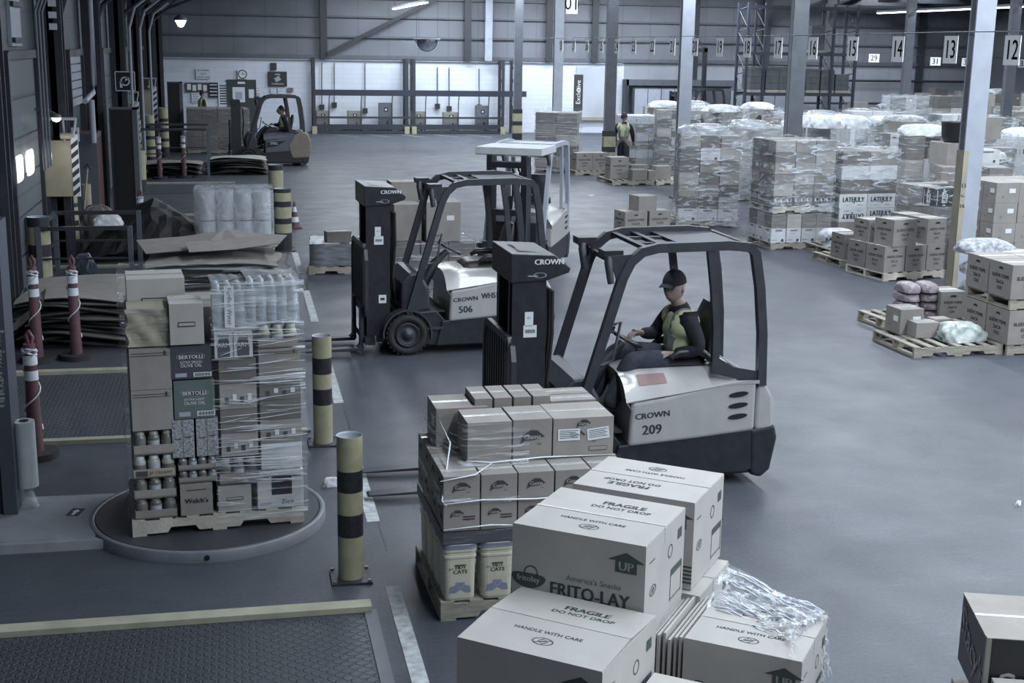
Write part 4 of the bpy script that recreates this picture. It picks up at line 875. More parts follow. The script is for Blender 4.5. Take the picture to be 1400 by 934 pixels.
tb(.325, .62, .95, 1.235, 'bert2', 'green olive oil carton below the dark one'+ON)
tb(.31, .605, 1.245, 1.49, 'bert1', 'dark olive oil carton above the green one'+ON)
tb(.315, .56, 1.50, 1.80, 'whiteplain', 'pale grey carton with symbols on its lid, above the dark olive oil carton', -.02)
b_ = tb(.04, .46, 1.60, 1.92, 'whiteplain', 'wide pale carton at the top left corner of the turntable load', .36, .4)
tb(.62, .90, 1.38, 1.575, 'armh', 'white carton printed with two dark baking soda jars, under the bottled water')
for k, (z0, z1, st) in enumerate(((.64, .82, 'print'), (.82, 1.0, 'dark'), (1.0, 1.19, 'print'), (1.19, 1.375, 'dark'))):
    tb(.645, .92, z0, z1, st, '%s dark carton up in the wrapped middle column' % ORD[k]+ON)
for k, (z0, z1, st) in enumerate(((.52, .72, 'white'), (.72, .90, 'print'), (.90, 1.05, 'dark'), (1.05, 1.2, 'print'), (1.2, 1.435, 'kraft'))):
    tb(.93, 1.24, z0, z1, st, '%s carton up in the wrapped right column' % ORD[k]+ON)
# white display carton with a dark middle
g = G(); w_, d_, h_ = .34, .34, .29; g.box(-w_/2, w_/2, -d_/2, d_/2, 0, h_, card_w); T = FR(w_, d_, h_)
g.rect(.01, h_*.62, .15, .15, T, vinyl); g.rect(-.12, h_*.86, .07, .02, T, ink); g.rect(.12, h_*.86, .06, .02, T, ink); g.text('Zico', .05, T @ Matrix.Translation((.05, h_*.16, 0)), ink); g.text('GOOD', .028, T @ Matrix.Translation((-.11, h_*.12, 0)), ink)
tag(g.obj('cardboard_box', loc=LP(1.07, .17, .215), rz=AN, bevel=.003), 'white carton with a dark open middle at the bottom right'+ON, 'box')
def tray(s0, s1, z0, h, label, n=3, jm=jar, lm=jarlid, cream=False, y0=0.0):
    t = thing('jar_tray', label, 'tray of jars', LP((s0+s1)/2, y0+.16, z0), AN); w = s1-s0-.01
    g = G(); g.box(-w/2, w/2, -.16, .16, 0, .012, card); 
    for a, b, c, d in ((-w/2, w/2, -.16, -.156), (-w/2, w/2, .156, .16), (-w/2, -w/2+.004, -.16, .16), (w/2-.004, w/2, -.16, .16)): g.box(a, b, c, d, 0, h*.42, creamp if cream else card)
    if cream: g.rect(-w*.3, h*.22, w*.28, h*.25, Matrix.Translation((0, -.1615, 0)) @ Matrix.Rotation(R(90), 4, 'X'), bert_d); g.text('JIF CREAMY', h*.2, Matrix.Translation((w*.15, -.1615, h*.22)) @ Matrix.Rotation(R(90), 4, 'X'), ink)
    g.obj('tray', t); r = w/(2*n)*.92
    for j in range(2):
        for i in range(n):
            x = -w/2+w*(i+.5)/n; y = -.16+.01+r+j*2.05*r; g = G(); T = TR(x, y, .012)
            g.lathe([(0, 0), (r*.95, 0), (r, h*.1), (r, h*.6), (r*.85, h*.72), (r*.7, h*.76)], jm, 16, T); j_ = g.obj('jar', t)
            g = G(); g.lathe([(r*.74, h*.74), (r*.76, h*.93), (0, h*.935)], lm, 16, T); g.lathe([(r*1.005, h*.2), (r*1.005, h*.52)], lsteel if (i+j) % 2 else card_d, 16, T); g.obj('lid', j_)
tray(.02, .325, .215, .155, 'tray of dark jars at the bottom left corner'+ON)
tray(.02, .325, .37, .155, 'second tray of dark jars up at the left corner'+ON)
tray(.02, .325, .525, .16, 'tray of jars with a cream labelled front'+ON, 3, jarlid, wband, True)
tray(.03, .325, .70, .17, 'tray of wide jars under the plain kraft cartons'+ON, 3)
tray(.335, .62, .465, .095, 'tray of small jars, lower of two above the Welch carton', 4, mat('metal_tin', (.25, .26, .28), .3, metal=.5, var=.4, vscale=20))
tray(.335, .62, .56, .095, 'tray of small tins directly under the speckled cartons', 4, MATS['metal_tin'])
tray(.625, .92, .43, .19, 'tray of wrapped jars in the middle column above the dark striped carton')
tray(.93, 1.23, 1.44, .165, 'white tray of pale jars under the right water pack', 3, mat('pale_jar', (.3, .31, .22), .2, var=.3, vscale=20), jarlid, False)
# yellow wrapped pack and water packs
g = G(); g.grid(lambda u, v: ((u-.5)*.29+.012*math.sin(v*11), -.15+.018*math.sin(u*9)*math.sin(v*7), v*.27), 14, 12, creamp)
g.box(-.14, .14, -.14, .16, 0, .27, creamp); g.add([], [], film_v); g.grid(lambda u, v: ((u-.5)*.31, -.175+.01*math.sin(v*9), v*.28), 10, 10, film)
tag(g.obj('plastic_pack', loc=LP(.175, .18, 1.49), rz=AN), 'yellowish shrink wrapped pack on the kraft cartons at the left corner', 'pack')
def waterpack(s0, s1, z0, label, n, sideways=False):
    t = thing('water_pack', label, 'water pack', LP((s0+s1)/2, .2, z0), AN); w = s1-s0-.01; r = w/(2*n)
    for j in range(3):
        for i in range(n):
            g = G(); T = TR(-w/2+r*(2*i+1), -.17+r+j*2*r, 0); H_ = .33
            g.lathe([(0, 0), (r*.92, 0), (r*.97, .02), (r*.9, .1), (r*.97, .14), (r*.97, .2), (r*.85, .25), (r*.35, .30)], waterb, 14, T); b = g.obj('bottle', t)
            g = G(); g.lathe([(r*.4, .295), (r*.4, .325), (0, .327)], white, 10, T); g.lathe([(r*.98, .13), (r*.98, .21)], wband, 14, T); g.obj('bottle_cap', b)
    g = G(); hh = .34
    g.grid(lambda u, v: ((u-.5)*(w+.01), -.178+.004*math.sin(v*20+u*5), v*hh), 12, 12, film_h); g.grid(lambda u, v: ((u-.5)*(w+.01), -.175+.36*v, hh+.006*math.sin(u*20)), 10, 6, film_h)
    T = Matrix.Translation((0, -.184, hh/2)) @ Matrix.Rotation(R(90), 4, 'X')
    if sideways: g.rect(0, 0, .07, hh*.9, T, wband); g.text('Purified Water', .045, T @ Matrix.Rotation(R(-90), 4, 'Z') @ Matrix.Translation((0, 0, .001)), ink)
    g.obj('shrink_film', t)
waterpack(.62, .86, 1.585, 'shrink wrapped water pack with an upright label at the top middle of the load', 3, True)
waterpack(.86, 1.24, 1.615, 'wide shrink wrapped water pack at the top right corner of the load', 5)
# cartons further back in the same load
for i, s in enumerate((.03, .44, .85)):
    for j, y in enumerate((.38, .70)):
        for k in range(4):
            if k == 3 and i == 0 and j == 0: continue
            zt = .215+.40*k if k < 3 else 1.415
            carton(LP(s+.19, y+.15, .215+.37*k), AN, .38, .30, .365, 'mixed', 'brown carton, %s, column %s from left, %s back row of the turntable load' % (lay(k, 4), ORD[i], 'middle' if j == 0 else 'far'))
# the film: from the left edge of the front, free over the printed cartons, tight over the right half and round the back
g = G(); rnd = random.Random(3); pts = [(.60, -.02), (.75, -.03), (.92, -.025), (1.1, -.03), (1.27, -.02), (1.28, .3), (1.28, .7), (1.27, 1.02), (.6, 1.03), (0, 1.02), (-.02, .7), (-.025, .35), (-.015, 0.02)]
v = []; NR = 26
for j in range(NR+1):
    for i, (a, b) in enumerate(pts):
        q = P0+RZ @ Vector((a+rnd.uniform(-.006, .006), b+rnd.uniform(-.008, .004), 0)); v.append((q.x, q.y, .14+1.80*j/NR))
M_ = len(pts); g.add(v, [(j*M_+i, j*M_+i+1, (j+1)*M_+i+1, (j+1)*M_+i) for j in range(NR) for i in range(M_-1) if not (i >= 12 and j < 14 and False)], film_s, smooth=True)
tag(g.obj('stretch_film'), 'shiny streaked stretch film with painted highlights around the turntable load', 'stretch film')
g = G()
for k in range(46):
    z = .42+1.2*rnd.random(); a = .62+.3*rnd.random(); L = .15+.4*rnd.random(); s = rnd.uniform(-.03, .05)
    q = [P0+RZ @ Vector((min(a+L*t, 1.25), -.036-.004*math.sin(t*5), 0)) for t in (0, .33, .66, 1)]
    g.tube([(p.x, p.y, z+s*t) for p, t in zip(q, (0, .33, .66, 1))], [.0008, .0026, .002, .0008], mat('film_fold', (.6, .64, .7), .15), 5)  # pale opaque folds double as painted highlights on the film
tag(g.obj('film_folds'), 'ridged film folds with painted highlights on the right half of the turntable load', 'film folds', None, 'stuff')

# ------------------------------------------------------------------ wrapped load of Gama cartons and cream buckets
A0 = R(1.5); GX, GY = 1.20, 7.72
def GP(x, y, z): q = Vector((GX, GY, 0))+Matrix.Rotation(A0, 4, 'Z') @ Vector((x, y, 0)); q.z = z; return q
pallet(GP(.60, .52, 0), A0, 'wooden pallet under the cream buckets and Gama cartons', 1.22, 1.02)
def bucket(x, y, label, lab=True):
    t = thing('bucket', label, 'bucket', GP(x, y, .13), A0, 'cream buckets on the Gama load')
    def sq(r, z, n=24, e=.35): return [(r*math.copysign(abs(math.cos(a))**e, math.cos(a)), r*math.copysign(abs(math.sin(a))**e, math.sin(a)), z) for a in [2*math.pi*k/n for k in range(n)]]
    g = G(); prof = [(.093, 0), (.1, .02), (.106, .29), (.112, .295), (.112, .31), (.108, .312), (.108, .335), (.114, .338), (.114, .355), (.11, .36)]
    v = [p for r, z in prof for p in sq(r, z)]; n = 24; g.add(v, [(i*n+k, i*n+(k+1) % n, (i+1)*n+(k+1) % n, (i+1)*n+k) for i in range(len(prof)-1) for k in range(n)], bucket_m, smooth=False); 
    if lab:
        T = Matrix.Translation((0, -.0955, 0)) @ Matrix.Rotation(R(92.8), 4, 'X')
        g.text('TIDY', .034, T @ Matrix.Translation((0, .232, 0)), ink, bold=.0015); g.text('CATS', .038, T @ Matrix.Translation((0, .2, 0)), ink, bold=.0015); g.text('35%', .02, T @ Matrix.Translation((-.06, .222, 0)), ink); g.rect(0, .248, .07, .006, T, ink)
        T = T @ Matrix.Translation((0, .09, .002)); g.flat([(-.07, -.035), (.07, -.035), (.065, .01), (.03, .02), (.028, .04), (-.028, .04), (-.03, .02), (-.065, .01)], T, bluelab); g.ring(.02, .004, T @ Matrix.Translation((0, .02, .001)), lsteel, 18)
    g.obj('bucket_body', t)
    g = G(); prof = [(.116, .355), (.117, .385), (.112, .392), (.1, .392), (.097, .38), (0, .378)]; v = [p for r, z in prof for p in sq(r, z)]
    g.add(v, [(i*n+k, i*n+(k+1) % n, (i+1)*n+(k+1) % n, (i+1)*n+k) for i in range(len(prof)-1) for k in range(n)], lidm); g.obj('lid', t)
for i in range(5):
    for j in range(4):
        if i > 0 and j > 0: continue
        bucket(.115+.243*i, .115+.245*j, ('cream plastic cat litter bucket at the front left corner of the Gama load' if i == j == 0 else 'cream plastic cat litter bucket, second from the left corner, beneath Gama cartons' if (i, j) == (1, 0) else 'cream litter bucket, %s %s, under the Gama cartons' % (ORD[max(i, j)], 'from left in front row' if j == 0 else 'back along left side')))
g = G(); g.box(0, 1.2, 0, 1.0, .0, .012, card_d); g.box(0, 1.2, -.004, 0, 0, .08, bert_d); g.box(-.004, 0, 0, 1.0, 0, .08, bert_d); g.text('SWIFFEL', .03, Matrix.Translation((.86, -.006, .04)) @ Matrix.Rotation(R(90), 4, 'X'), white)
tag(g.obj('slip_sheet', loc=GP(0, 0, .525), rz=A0), 'dark cardboard slip sheet between buckets and Gama cartons', 'cardboard sheet')
GL = ' on the wrapped bucket load'
for k, (z0, h, st) in enumerate(((.61, .19, 'gama2'), (.80, .175, 'gama'))):
    for i in range(5):
        for j in range(4):
            if i > 0 and j > 0 and not (k == 1): continue
            if k == 1 and j > 1 and i > 0: continue
            carton(GP(.12+.241*i, .125+.25*j, z0), A0+random.uniform(-.01, .01), .236, .246, h-.003, st, 'Gama carton, %s row, %s from left, %s' % ('lower' if k == 0 else 'upper', ORD[i], 'front face'+GL if j == 0 else ORD[j]+' back'+GL))
# top row, set back
def gt(x, y, z, w, d, h, st, lab, r=0): return carton(GP(x+w/2, y+d/2, z), A0+r, w-.005, d-.005, h, st, lab)
gt(.20, .25, .975, .30, .34, .265, 'plain', 'kraft carton under glossy film at the top left'+GL)
gt(.50, .25, .975, .27, .34, .27, 'gama', 'taller Gama carton in the middle of the top row'+GL)
gt(.77, .25, .975, .42, .38, .265, 'gamalab', 'Gama carton with two white paper labels at the top right'+GL)
gt(.06, .62, .975, .36, .36, .265, 'plain_label', 'carton with a printed lid at the back left corner'+GL)
for k in range(4): gt(.33+.135*k, .66, .975, .13, .34, .31, 'gama', '%s narrow Gama carton from left in the raised back row' % ORD[k]+GL)
gt(.86, .66, .975, .33, .17, .27, 'gama2', 'flat Gama carton behind the two paper labels'+GL)
gt(.86, .84, .975, .33, .17, .27, 'gama2', 'rearmost flat Gama carton at the back right'+GL)
for nm, (x0, x1, y0, y1, z0, z1), mm in (('lower', (-.012, 1.22, -.012, 1.02, .05, .74), film), ):
    wrap(GP(.6, .5, 0), A0, 1.225, 1.02, .64, 'glossy stretch film around the buckets and lower Gama cartons', film_mat('thin_stretch_film', (.6, .63, .68), .02, .35, thr=(.55, .78)), z0=.06, irregular=.03)
g = G(); rnd = random.Random(5)
def gf(u, v):   # film sheet that slants from the top left corner to the lower cartons
    x, y = ((-.02, .15-.3*0) if 0 else (0, 0)); 
    p = [(.05, 1.0), (.05, .62), (.19, .24), (.50, .235), (.62, .235)]; t = u*4; i = min(3, int(t)); f = t-i; a = Vector(p[i])*(1-f)+Vector(p[i+1])*f
    b = [(-.02, 1.0), (-.02, .5), (-.02, -.01), (.30, -.02), (.5, -.015)]; c = Vector(b[i])*(1-f)+Vector(b[i+1])*f
    k = max(0, (.45-v)/.45); q = a*(1-k)+c*k; z = .80+.44*v if v > .45 else .80+.44*v
    r = rnd.uniform(-.004, .004); P = GP(q.x-.012+r, q.y-.012+r, z); return tuple(P)
g.grid(gf, 28, 16, film_s); tag(g.obj('stretch_film'), 'slanting sheet of clear film over the top left Gama cartons', 'stretch film')
g = G()
for pts in ([(.19, .22, 1.0), (.35, .20, .985), (.7, .235, .99), (1.2, .24, .98)], [(-.02, -.01, .95), (.2, -.02, .985), (.34, .1, 1.02)], [(.0, -.016, .80), (.25, -.02, .815), (.6, -.02, .80), (.9, -.02, .81)], [(.05, .62, 1.24), (.10, .3, 1.1), (-.01, -.01, .82), (.02, -.02, .79)], [(0, -.016, .63), (.3, -.02, .645), (.5, -.018, .63)]):
    g.tube([tuple(GP(*p)) for p in pts], [.002]+[.006]*(len(pts)-2)+[.002], MATS['film_fold'], 6)
tag(g.obj('film_folds'), 'rolled film edges strung across the front of the Gama cartons', 'film folds', None, 'stuff')

# ------------------------------------------------------------------ the big snack cartons closest to the camera
O_ = at(701, 715, 1.49); O_.z = 0; AF = R(-36.6); RF = Matrix.Rotation(AF, 4, 'Z')
def FP(x, y, z): q = O_+RF @ Vector((x, y, 0)); q.z = z; return q
def fritobox(x, y, z, w, d, h, label, flip=False, flaps=0, rot=0, sheets=0):
    """x,y = front left corner in the stack's frame"""
    t = thing('snack_carton', label, 'box', FP(x+w/2, y+d/2, z), AF+rot+(math.pi if flip else 0))
    g = G(); g.box(-w/2, w/2, -d/2, d/2, 0, h-.004, card_l)
    T = FR(w, d, h)
    for F in ([FR] if not flip else [FR, lambda w, d, h: Matrix.Rotation(math.pi, 4, 'Z') @ FR(w, d, h)]):
        T = F(w, d, h)
        g.text('FRITO-LAY', .088, T @ Matrix.Translation((.06, h*.37, 0)), inkg, sx=.9, bold=.003); g.text("America's Snacks", .038, T @ Matrix.Translation((.08, h*.52, 0)), mat('faint_ink', (.12, .13, .13), .8))
        g.flat([(-w*.37+.085*math.cos(a), h*.43+.036*math.sin(a)+(.008*math.cos(a*2))) for a in [2*math.pi*k/24 for k in range(24)]], T, inkg); g.ring(.032, .006, T @ Matrix.Translation((-w*.35, h*.5, 0)), inkg)
        g.text('fritolay', .04, T @ Matrix.Translation((-w*.37, h*.43, .0012)), card_l, bold=.001)
        up_arrow(g, T @ Matrix.Translation((w*.36, h*.78, 0)), .14, inkg, card_l)
        for k in range(5): g.rect(w*.46, h*(.08+.045*k), .05, .009, T, inkg)
    for F in (RT, lambda w, d, h: Matrix.Rotation(math.pi, 4, 'Z') @ RT(w, d, h)):
        T = F(w, d, h); nosign(g, T @ Matrix.Translation((-d*.3, h*.45, 0)), .04); g.rect(-d*.34, h*.78, .07, .006, T @ Matrix.Rotation(0, 4, 'Z'), inkg); g.ring(.03, .006, T @ Matrix.Translation((d*.12, h*.68, 0)), inkg)
        g.rect(d*.3, h*.42, .16, .035, T, inkg); g.rect(d*.3-.08, h*.27, .006, .15, T, inkg); g.rect(d*.3+.08, h*.27, .006, .15, T, inkg); g.rect(d*.3, h*.12, .16, .006, T, inkg); g.rect(d*.36, h*.78, .06, .05, T, inkg)
    b = g.obj('carton_body', t, bevel=.005)
    # lid: two flaps meeting in the middle
    for s in (-1, 1):
        g = G(); a = -s*R(flaps); Tm = Matrix.Translation((0, s*d/2, h)) @ Matrix.Rotation(a, 4, 'X')
        g.box(-w/2+.002, w/2-.002, min(0, -s*(d/2-.002)), max(0, -s*(d/2-.002)), -.004, 0.0, card_l, Tm)
        TT = Tm @ Matrix.Translation((w*.06, -s*d*.25, .0012))
        if s < 0: g.text('HANDLE WITH CARE', .033, TT @ Matrix.Translation((-.04, .045, 0)), inkg, bold=.0008); nosign(g, TT @ Matrix.Translation((-.03, -.03, 0)), .045)
        else: g.text('FRAGILE', .058, TT @ Matrix.Translation((.02, .02, 0)), inkg, bold=.003); g.text('DO NOT DROP', .042, TT @ Matrix.Translation((.02, -.035, 0)), inkg, bold=.001)
        g.obj('flap', t)
    if not flaps:
        g = G(); g.rect(0, 0, w, .004, TP(w, d, h, e=.001), ink); g.rect(0, 0, w+.0, .014, TP(w, d, h, e=.002), mat('thin_tape', (.36, .36, .35), .35)); g.box(w/2, w/2+.0015, -.025, .025, h-.07, h, tape); g.obj('seam_tape', t)
    return t
fritobox(0, 0, 1.045, .64, .56, .445, 'large snack carton with UP arrow on top, middle of the foreground stack')
def loc_(px, py, z): q = at(px, py, z)-O_; q.z = 0; q = RF.inverted() @ q; return q.x, q.y
x_, y_ = loc_(783, 661, 1.49)
fritobox(x_, y_, 1.045, .63, .50, .445, 'large snack carton behind the one marked UP, its lid print upside down', flip=True)
x_, y_ = loc_(626, 873, 1.19)
fritobox(x_, y_, .745, .66, .60, .445, 'large snack carton with sprung lid flaps at the front of the foreground stack', flaps=3, rot=R(-2))
fritobox(.0, .0, .59, .64, .56, .45, 'snack carton hidden beneath the UP carton in the foreground stack')
fritobox(.07, .60, .59, .65, .5, .45, 'snack carton beneath the upside down printed one in the foreground stack')
x_, y_ = loc_(935, 872, 1.04); XW1, YW1 = x_, y_
fritobox(x_, y_, .595, .53, .53, .445, 'snack carton under crumpled film at the right side of the foreground stack')
fritobox(.725, -.665, .135, .52, .58, .37, 'bottom carton under the pale low snack carton at the picture edge')
fritobox(.725, -.665, .51, .52, .58, .445, 'pale low snack carton at the bottom edge of the picture')
for i, (x, y) in enumerate(((-.06, -.63), (.0, .0), (.07, .60), (XW1, .02))):
    fritobox(x, y, .135, .64, .56 if i < 2 else .5, .44 if i != 3 else .38, ['bottom snack carton at the front of the foreground stack', 'bottom snack carton in the middle of the foreground stack', 'bottom snack carton at the back of the foreground stack', 'bottom snack carton at the right of the foreground stack'][i])
pallet(FP(.55, .15, 0), AF, 'wooden pallet under the foreground snack cartons', 1.4, 1.9)
g = G()
for k in range(6): x = XW1-.012-.026*k; g.box(x-.012, x, YW1+.01+.01*(k % 2), YW1+.53, .60, 1.035-.012*(k % 3), card_l)
tag(g.obj('folded_cartons', loc=FP(0, 0, 0), rz=AF), 'row of flattened cartons standing beside the film covered snack carton', 'flattened cartons')
# loose bunched film from the rear carton to the far right corner
g = G(); rnd = random.Random(11)
Ft0, Ft1 = at(990, 768, 1.16), at(962, 838, 1.02); Fc0, Fc1 = at(1129, 836, 1.07), at(1080, 868, 1.075); Fd0, Fd1 = at(1133, 945, .66), at(1072, 960, .72)
def fs(a0, a1, b0, b1, sag, wob, bunch):
    def f(u, v):
        v2 = v; p = (a0*(1-v2)+a1*v2)*(1-u)+(b0*(1-v2)+b1*v2)*u
        p = p+Vector((0, 0, -sag*math.sin(math.pi*u)*(.4+.6*v)))+Vector((math.sin(v*23+u*4), math.cos(v*31+u*3), math.sin(v*17+u*9)))*wob*(.3+u)
        return tuple(p)
    return f
g.grid(fs(Ft0, Ft1, Fc0, Fc1, .03, .012, 0), 30, 34, film_v); g.grid(fs(Fc0, Fc1, Fd0, Fd1, 0, .018, 0), 20, 30, film_v)
Fi0, Fi1 = at(1072, 832, 1.075), at(1085, 905, 1.07)
g.grid(fs(Fc0, Fc1, Fi0, Fi1, -.01, .015, 0), 14, 20, film_v)
tag(g.obj('stretch_film'), 'torn clear film stretched over the right corner of the foreground stack', 'stretch film')
g = G()
for k in range(48):
    v0 = rnd.random(); a = Ft0*(1-v0)+Ft1*v0; b = Fc0*(1-v0)+Fc1*v0; t0 = rnd.random()*.7; t1 = min(1, t0+.15+rnd.random()*.4)
    f_ = lambda t: a*(1-t)+b*t+Vector((0, 0, .012-.03*math.sin(math.pi*t)+.01*math.sin(t*19+k)))+Vector((.01*math.sin(t*11+k), 0, 0))
    g.tube([f_(t0+(t1-t0)*q/5) for q in range(6)], [.001, .003, .004, .0035, .003, .001], MATS['film_fold'], 5)
for k in range(60):
    v0 = rnd.random(); a = Fc0*(1-v0)+Fc1*v0; b = Fd0*(1-v0)+Fd1*v0; t0 = rnd.random()*.7; t1 = min(1, t0+.2+rnd.random()*.3)
    g.tube([a*(1-t)+b*t+Vector((.018*math.sin(t*14+k*2), .018*math.cos(t*9+k), .01)) for t in [t0+(t1-t0)*q/5 for q in range(6)]], [.0008, .002, .003, .0025, .002, .0008], MATS['film_fold'], 5)
tag(g.obj('film_folds'), 'crumpled ridges in the torn film right of the foreground stack', 'film folds', None, 'stuff')

# ------------------------------------------------------------------ black snack carton at the right edge
a = at(1350, 872, 1.1); b = at(1318, 810, 1.1); ang = math.atan2((b-a).y, (b-a).x)-math.pi/2; L = (Vector((b.x, b.y))-Vector((a.x, a.y))).length
g = G(); w, d, h = .60, L, .34; g.box(0, w, 0, d, 0, h-.004, vinyl); g.box(0, w, 0, d*.495, h-.004, h, card); g.box(0, w, d*.505, d, h-.004, h, card); g.rect(w/2, d/2, w, .022, Matrix.Translation((0, 0, h+.001)), white)
g.box(-.002, .02, -.003, 0, 0, h, card); g.box(-.003, 0, 0, d, h-.008, h, card); g.box(-.003, 0, 0, .014, 0, h, card)
T = Matrix.Translation((-.003, d*.5, h*.5)) @ Matrix.Rotation(R(-90), 4, 'Z') @ Matrix.Rotation(R(90), 4, 'X') @ Matrix.Rotation(R(-14), 4, 'Z'); g.text("Stacy's", .2, T, mat('silver_print', (.3, .3, .3), .5), sx=.9, bold=.002)
T = Matrix.Translation((.32, -.002, h*.3)) @ Matrix.Rotation(R(90), 4, 'X'); g.text("Stacy's", .2, T, MATS['silver_print'])
tag(g.obj('snack_carton', loc=(a.x, a.y, 1.1-h), rz=ang), 'black snack carton with tan lid and cursive lettering at the right edge', 'box')
g = G(); g.box(.03, .63, -.42, -.012, 0, .26, card_l); g.rect(.33, -.2, .6, .05, Matrix.Translation((0, 0, .261)), tape)
tag(g.obj('cardboard_box', loc=(a.x, a.y, .66), rz=ang, bevel=.004), 'pale carton in front of the black snack carton, at the bottom right corner', 'box')
g = G(); g.box(-.02, .66, -.45, L, 0, .62, card); tag(g.obj('cardboard_box', loc=(a.x, a.y, .13-.09), rz=ang, bevel=.004), 'large brown carton carrying the black snack carton out of frame', 'box')
# ------------------------------------------------------------------ trucks and drivers
p209 = Vector((4.39-1.80, 9.93, 0))
forklift('cream forklift numbered 209 carrying the seated driver in a cap', p209, R(1.5), '209')
person('driver in black cap and yellow vest seated on the forklift numbered 209', SIT, (-.74, -.62, -.10), p209, R(1.5), cap=True)
g = G(); g.cyl((0, -.16, 0), (0, .16, 0), .035, white, 18); g.cyl((0, -.161, 0), (0, .161, 0), .02, vinyl, 14); tag(g.obj('paper_roll', loc=p209+Vector((1.36, .36, 1.02))), 'white paper roll lying behind the seat of forklift 209', 'paper roll')
forklift('cream forklift marked 506 and WHS12 with an empty black seat', Vector((1.92, 15.10, 0)), R(3.4), '506', 'WHS12')
forklift('forklift with guard painted pale for glare, end on behind the one marked 506', Vector((4.78, 20.3, 0)), R(62), '', style='light')
q_ = at(706, 200, 2.17)
g = G(); g.box(-.5, .5, -.42, .42, 0, .012, card_d); g.box(-.5, .5, -.42, .42, .012, .11, card_w); tag(g.obj('flat_carton', loc=(q_.x, q_.y, 2.065), rz=R(-28)), 'flat white topped carton lying on the glare pale guard of the end on forklift', 'box')
pst = Vector((.33, 40.0, 0))
forklift('grey and tan forklift lettered STILL far back by the left wall', pst, R(2), '', style='still')
person('far forklift driver in a yellow vest seated facing left', SIT, (-1, -.1, 0), pst, R(2), vest=True)
forklift('far dark forklift parked before the back wall lockers', Vector((17.6, 50.5, 0)), R(4), '', style='still')
person('person in a yellow vest walking away beyond the striped column', STAND, (1, -.3, 0), at(851, 236), R(60), vest=True, curl=.5)
person('dark haired person partly hidden behind the wrapped loads near column centre', STAND, (1, .1, -.1), Vector((13.9, 34.0, .12)), R(-25), vest=False, hairlong=True)
person('person in a pale vest standing by the far left notice boards', STAND, (1, .2, 0), Vector((-1.25, 53.2, .0)), R(20), vest=True)

# ------------------------------------------------------------------ loads right of the aisle, nearest first
RM = Matrix.Rotation
# sleeve item pile at the right edge
pallet((9.76, 14.6, 0), 0, 'lower pallet under the sleeve item cartons at the right edge')
def sl(x, y, z, lab, w=.50, d=.50, h=.42, rz=0): return carton((x, y, z), rz, w, d, h, 'sleeve', lab)
for lv, (z0, nm) in enumerate(((.135, 'lower'), (.70, 'upper'))):
    for i in range(3):
        for j in range(2): sl(9.39+.51*i-.02*lv, 14.33+.52*j, z0, 'sleeve item carton, %s tier of right edge pile, %s from left, %s' % (nm, ORD[i], 'front' if j == 0 else 'back'))
pallet((9.74, 14.6, .565), 0, 'middle pallet between the two tiers of sleeve item cartons')
# pallet E with small items
pallet((8.53, 14.66, 0), R(1.3), 'nearly empty wooden pallet holding the pale green bag', palm if False else 1.2, 1.03, wood)
carton((8.25, 15.0, .135), R(3), .33, .36, .32, 'plain_label', 'taller brown carton on the nearly empty pallet')
carton((8.36, 14.72, .135), R(2), .32, .24, .19, 'plain', 'low brown carton in front of the taller one on the nearly empty pallet')
carton((8.75, 15.02, .135), R(2), .25, .2, .16, 'plain', 'small brown carton behind the pale green bag')
def blob(P, sx, sy, sz, m, label, cat, name, seed=1, lump=.08, rz=0, group=None, n=26):
    r = random.Random(seed); ph = [r.uniform(0, 6) for _ in range(8)]
    def f(u, v):
        a = u*2*math.pi; b = v*math.pi/2; e = .6; c = math.cos(b)**.6; k = 1+lump*(math.sin(3*a+ph[0]+4*b)+.7*math.sin(7*a+ph[1]-5*b)+.5*math.sin(11*a+ph[2]+9*b)+.4*math.sin(17*a+ph[3]+13*b))
        return (sx/2*math.copysign(abs(math.cos(a))**e, math.cos(a))*c*k, sy/2*math.copysign(abs(math.sin(a))**e, math.sin(a))*c*k, max(0, sz*math.sin(b)*(1+lump*(.8*math.sin(5*a+ph[4])+.6*math.sin(9*a+ph[5]))*math.cos(b))))
    g = G(); g.grid(f, n*2, n//2, m); o = g.obj(name, loc=P, rz=rz); return tag(o, label, cat, group)
blob((8.75, 14.5, .13), .58, .40, .22, bagg, 'pale green crumpled plastic bag lying on the nearly empty pallet', 'bag', 'plastic_bag', 4, .10)
pallet((8.95, 15.95, 0), R(3), 'second pallet behind the one with the pale green bag', 1.2, 1.0, wood)
for k in range(4):
    for q, nm in ((0, 'left'), (1, 'right')):
        blob((8.78+.27*q, 15.95, .13+.115*k), .27, .40, .125, pink, 'mauve shrink wrapped bundle, %s stack, %s' % (nm, lay(k, 4)), 'bundle', 'wrapped_bundle', k+q*5, .03)
sl(9.32, 15.9, .135, 'sleeve item carton beside the mauve bundles', .36, .42, .36)
# pallet D
DD = R(10)
def DP(x, y, z): q = Vector((10.13, 19.2, 0))+RM(DD, 4, 'Z') @ Vector((x, y, 0)); return (q.x, q.y, z)
pallet(DP(.62, .5, 0), DD, 'pale wooden pallet under the stacked sleeve item cartons', 1.24, 1.02, wood_l)
for i, x in enumerate((.22, .64, 1.06)):
    for j in range(2): carton(DP(x, .27+.5*j, .135), DD, .405, .48, .42, 'sleeve', 'sleeve item carton, bottom row of middle pile, %s from left, %s' % (ORD[i], 'front' if j == 0 else 'back'))
carton(DP(.36, .24, .555), DD+R(6), .50, .44, .43, 'sleeve', 'sleeve item carton set askew on top of the middle pile')
carton(DP(1.04, .30, .555), DD, .40, .5, .42, 'sleeve', 'sleeve item carton at the top right of the middle pile')
carton(DP(1.04, .8, .555), DD, .40, .45, .42, 'sleeve', 'sleeve item carton behind the top right one on the middle pile')
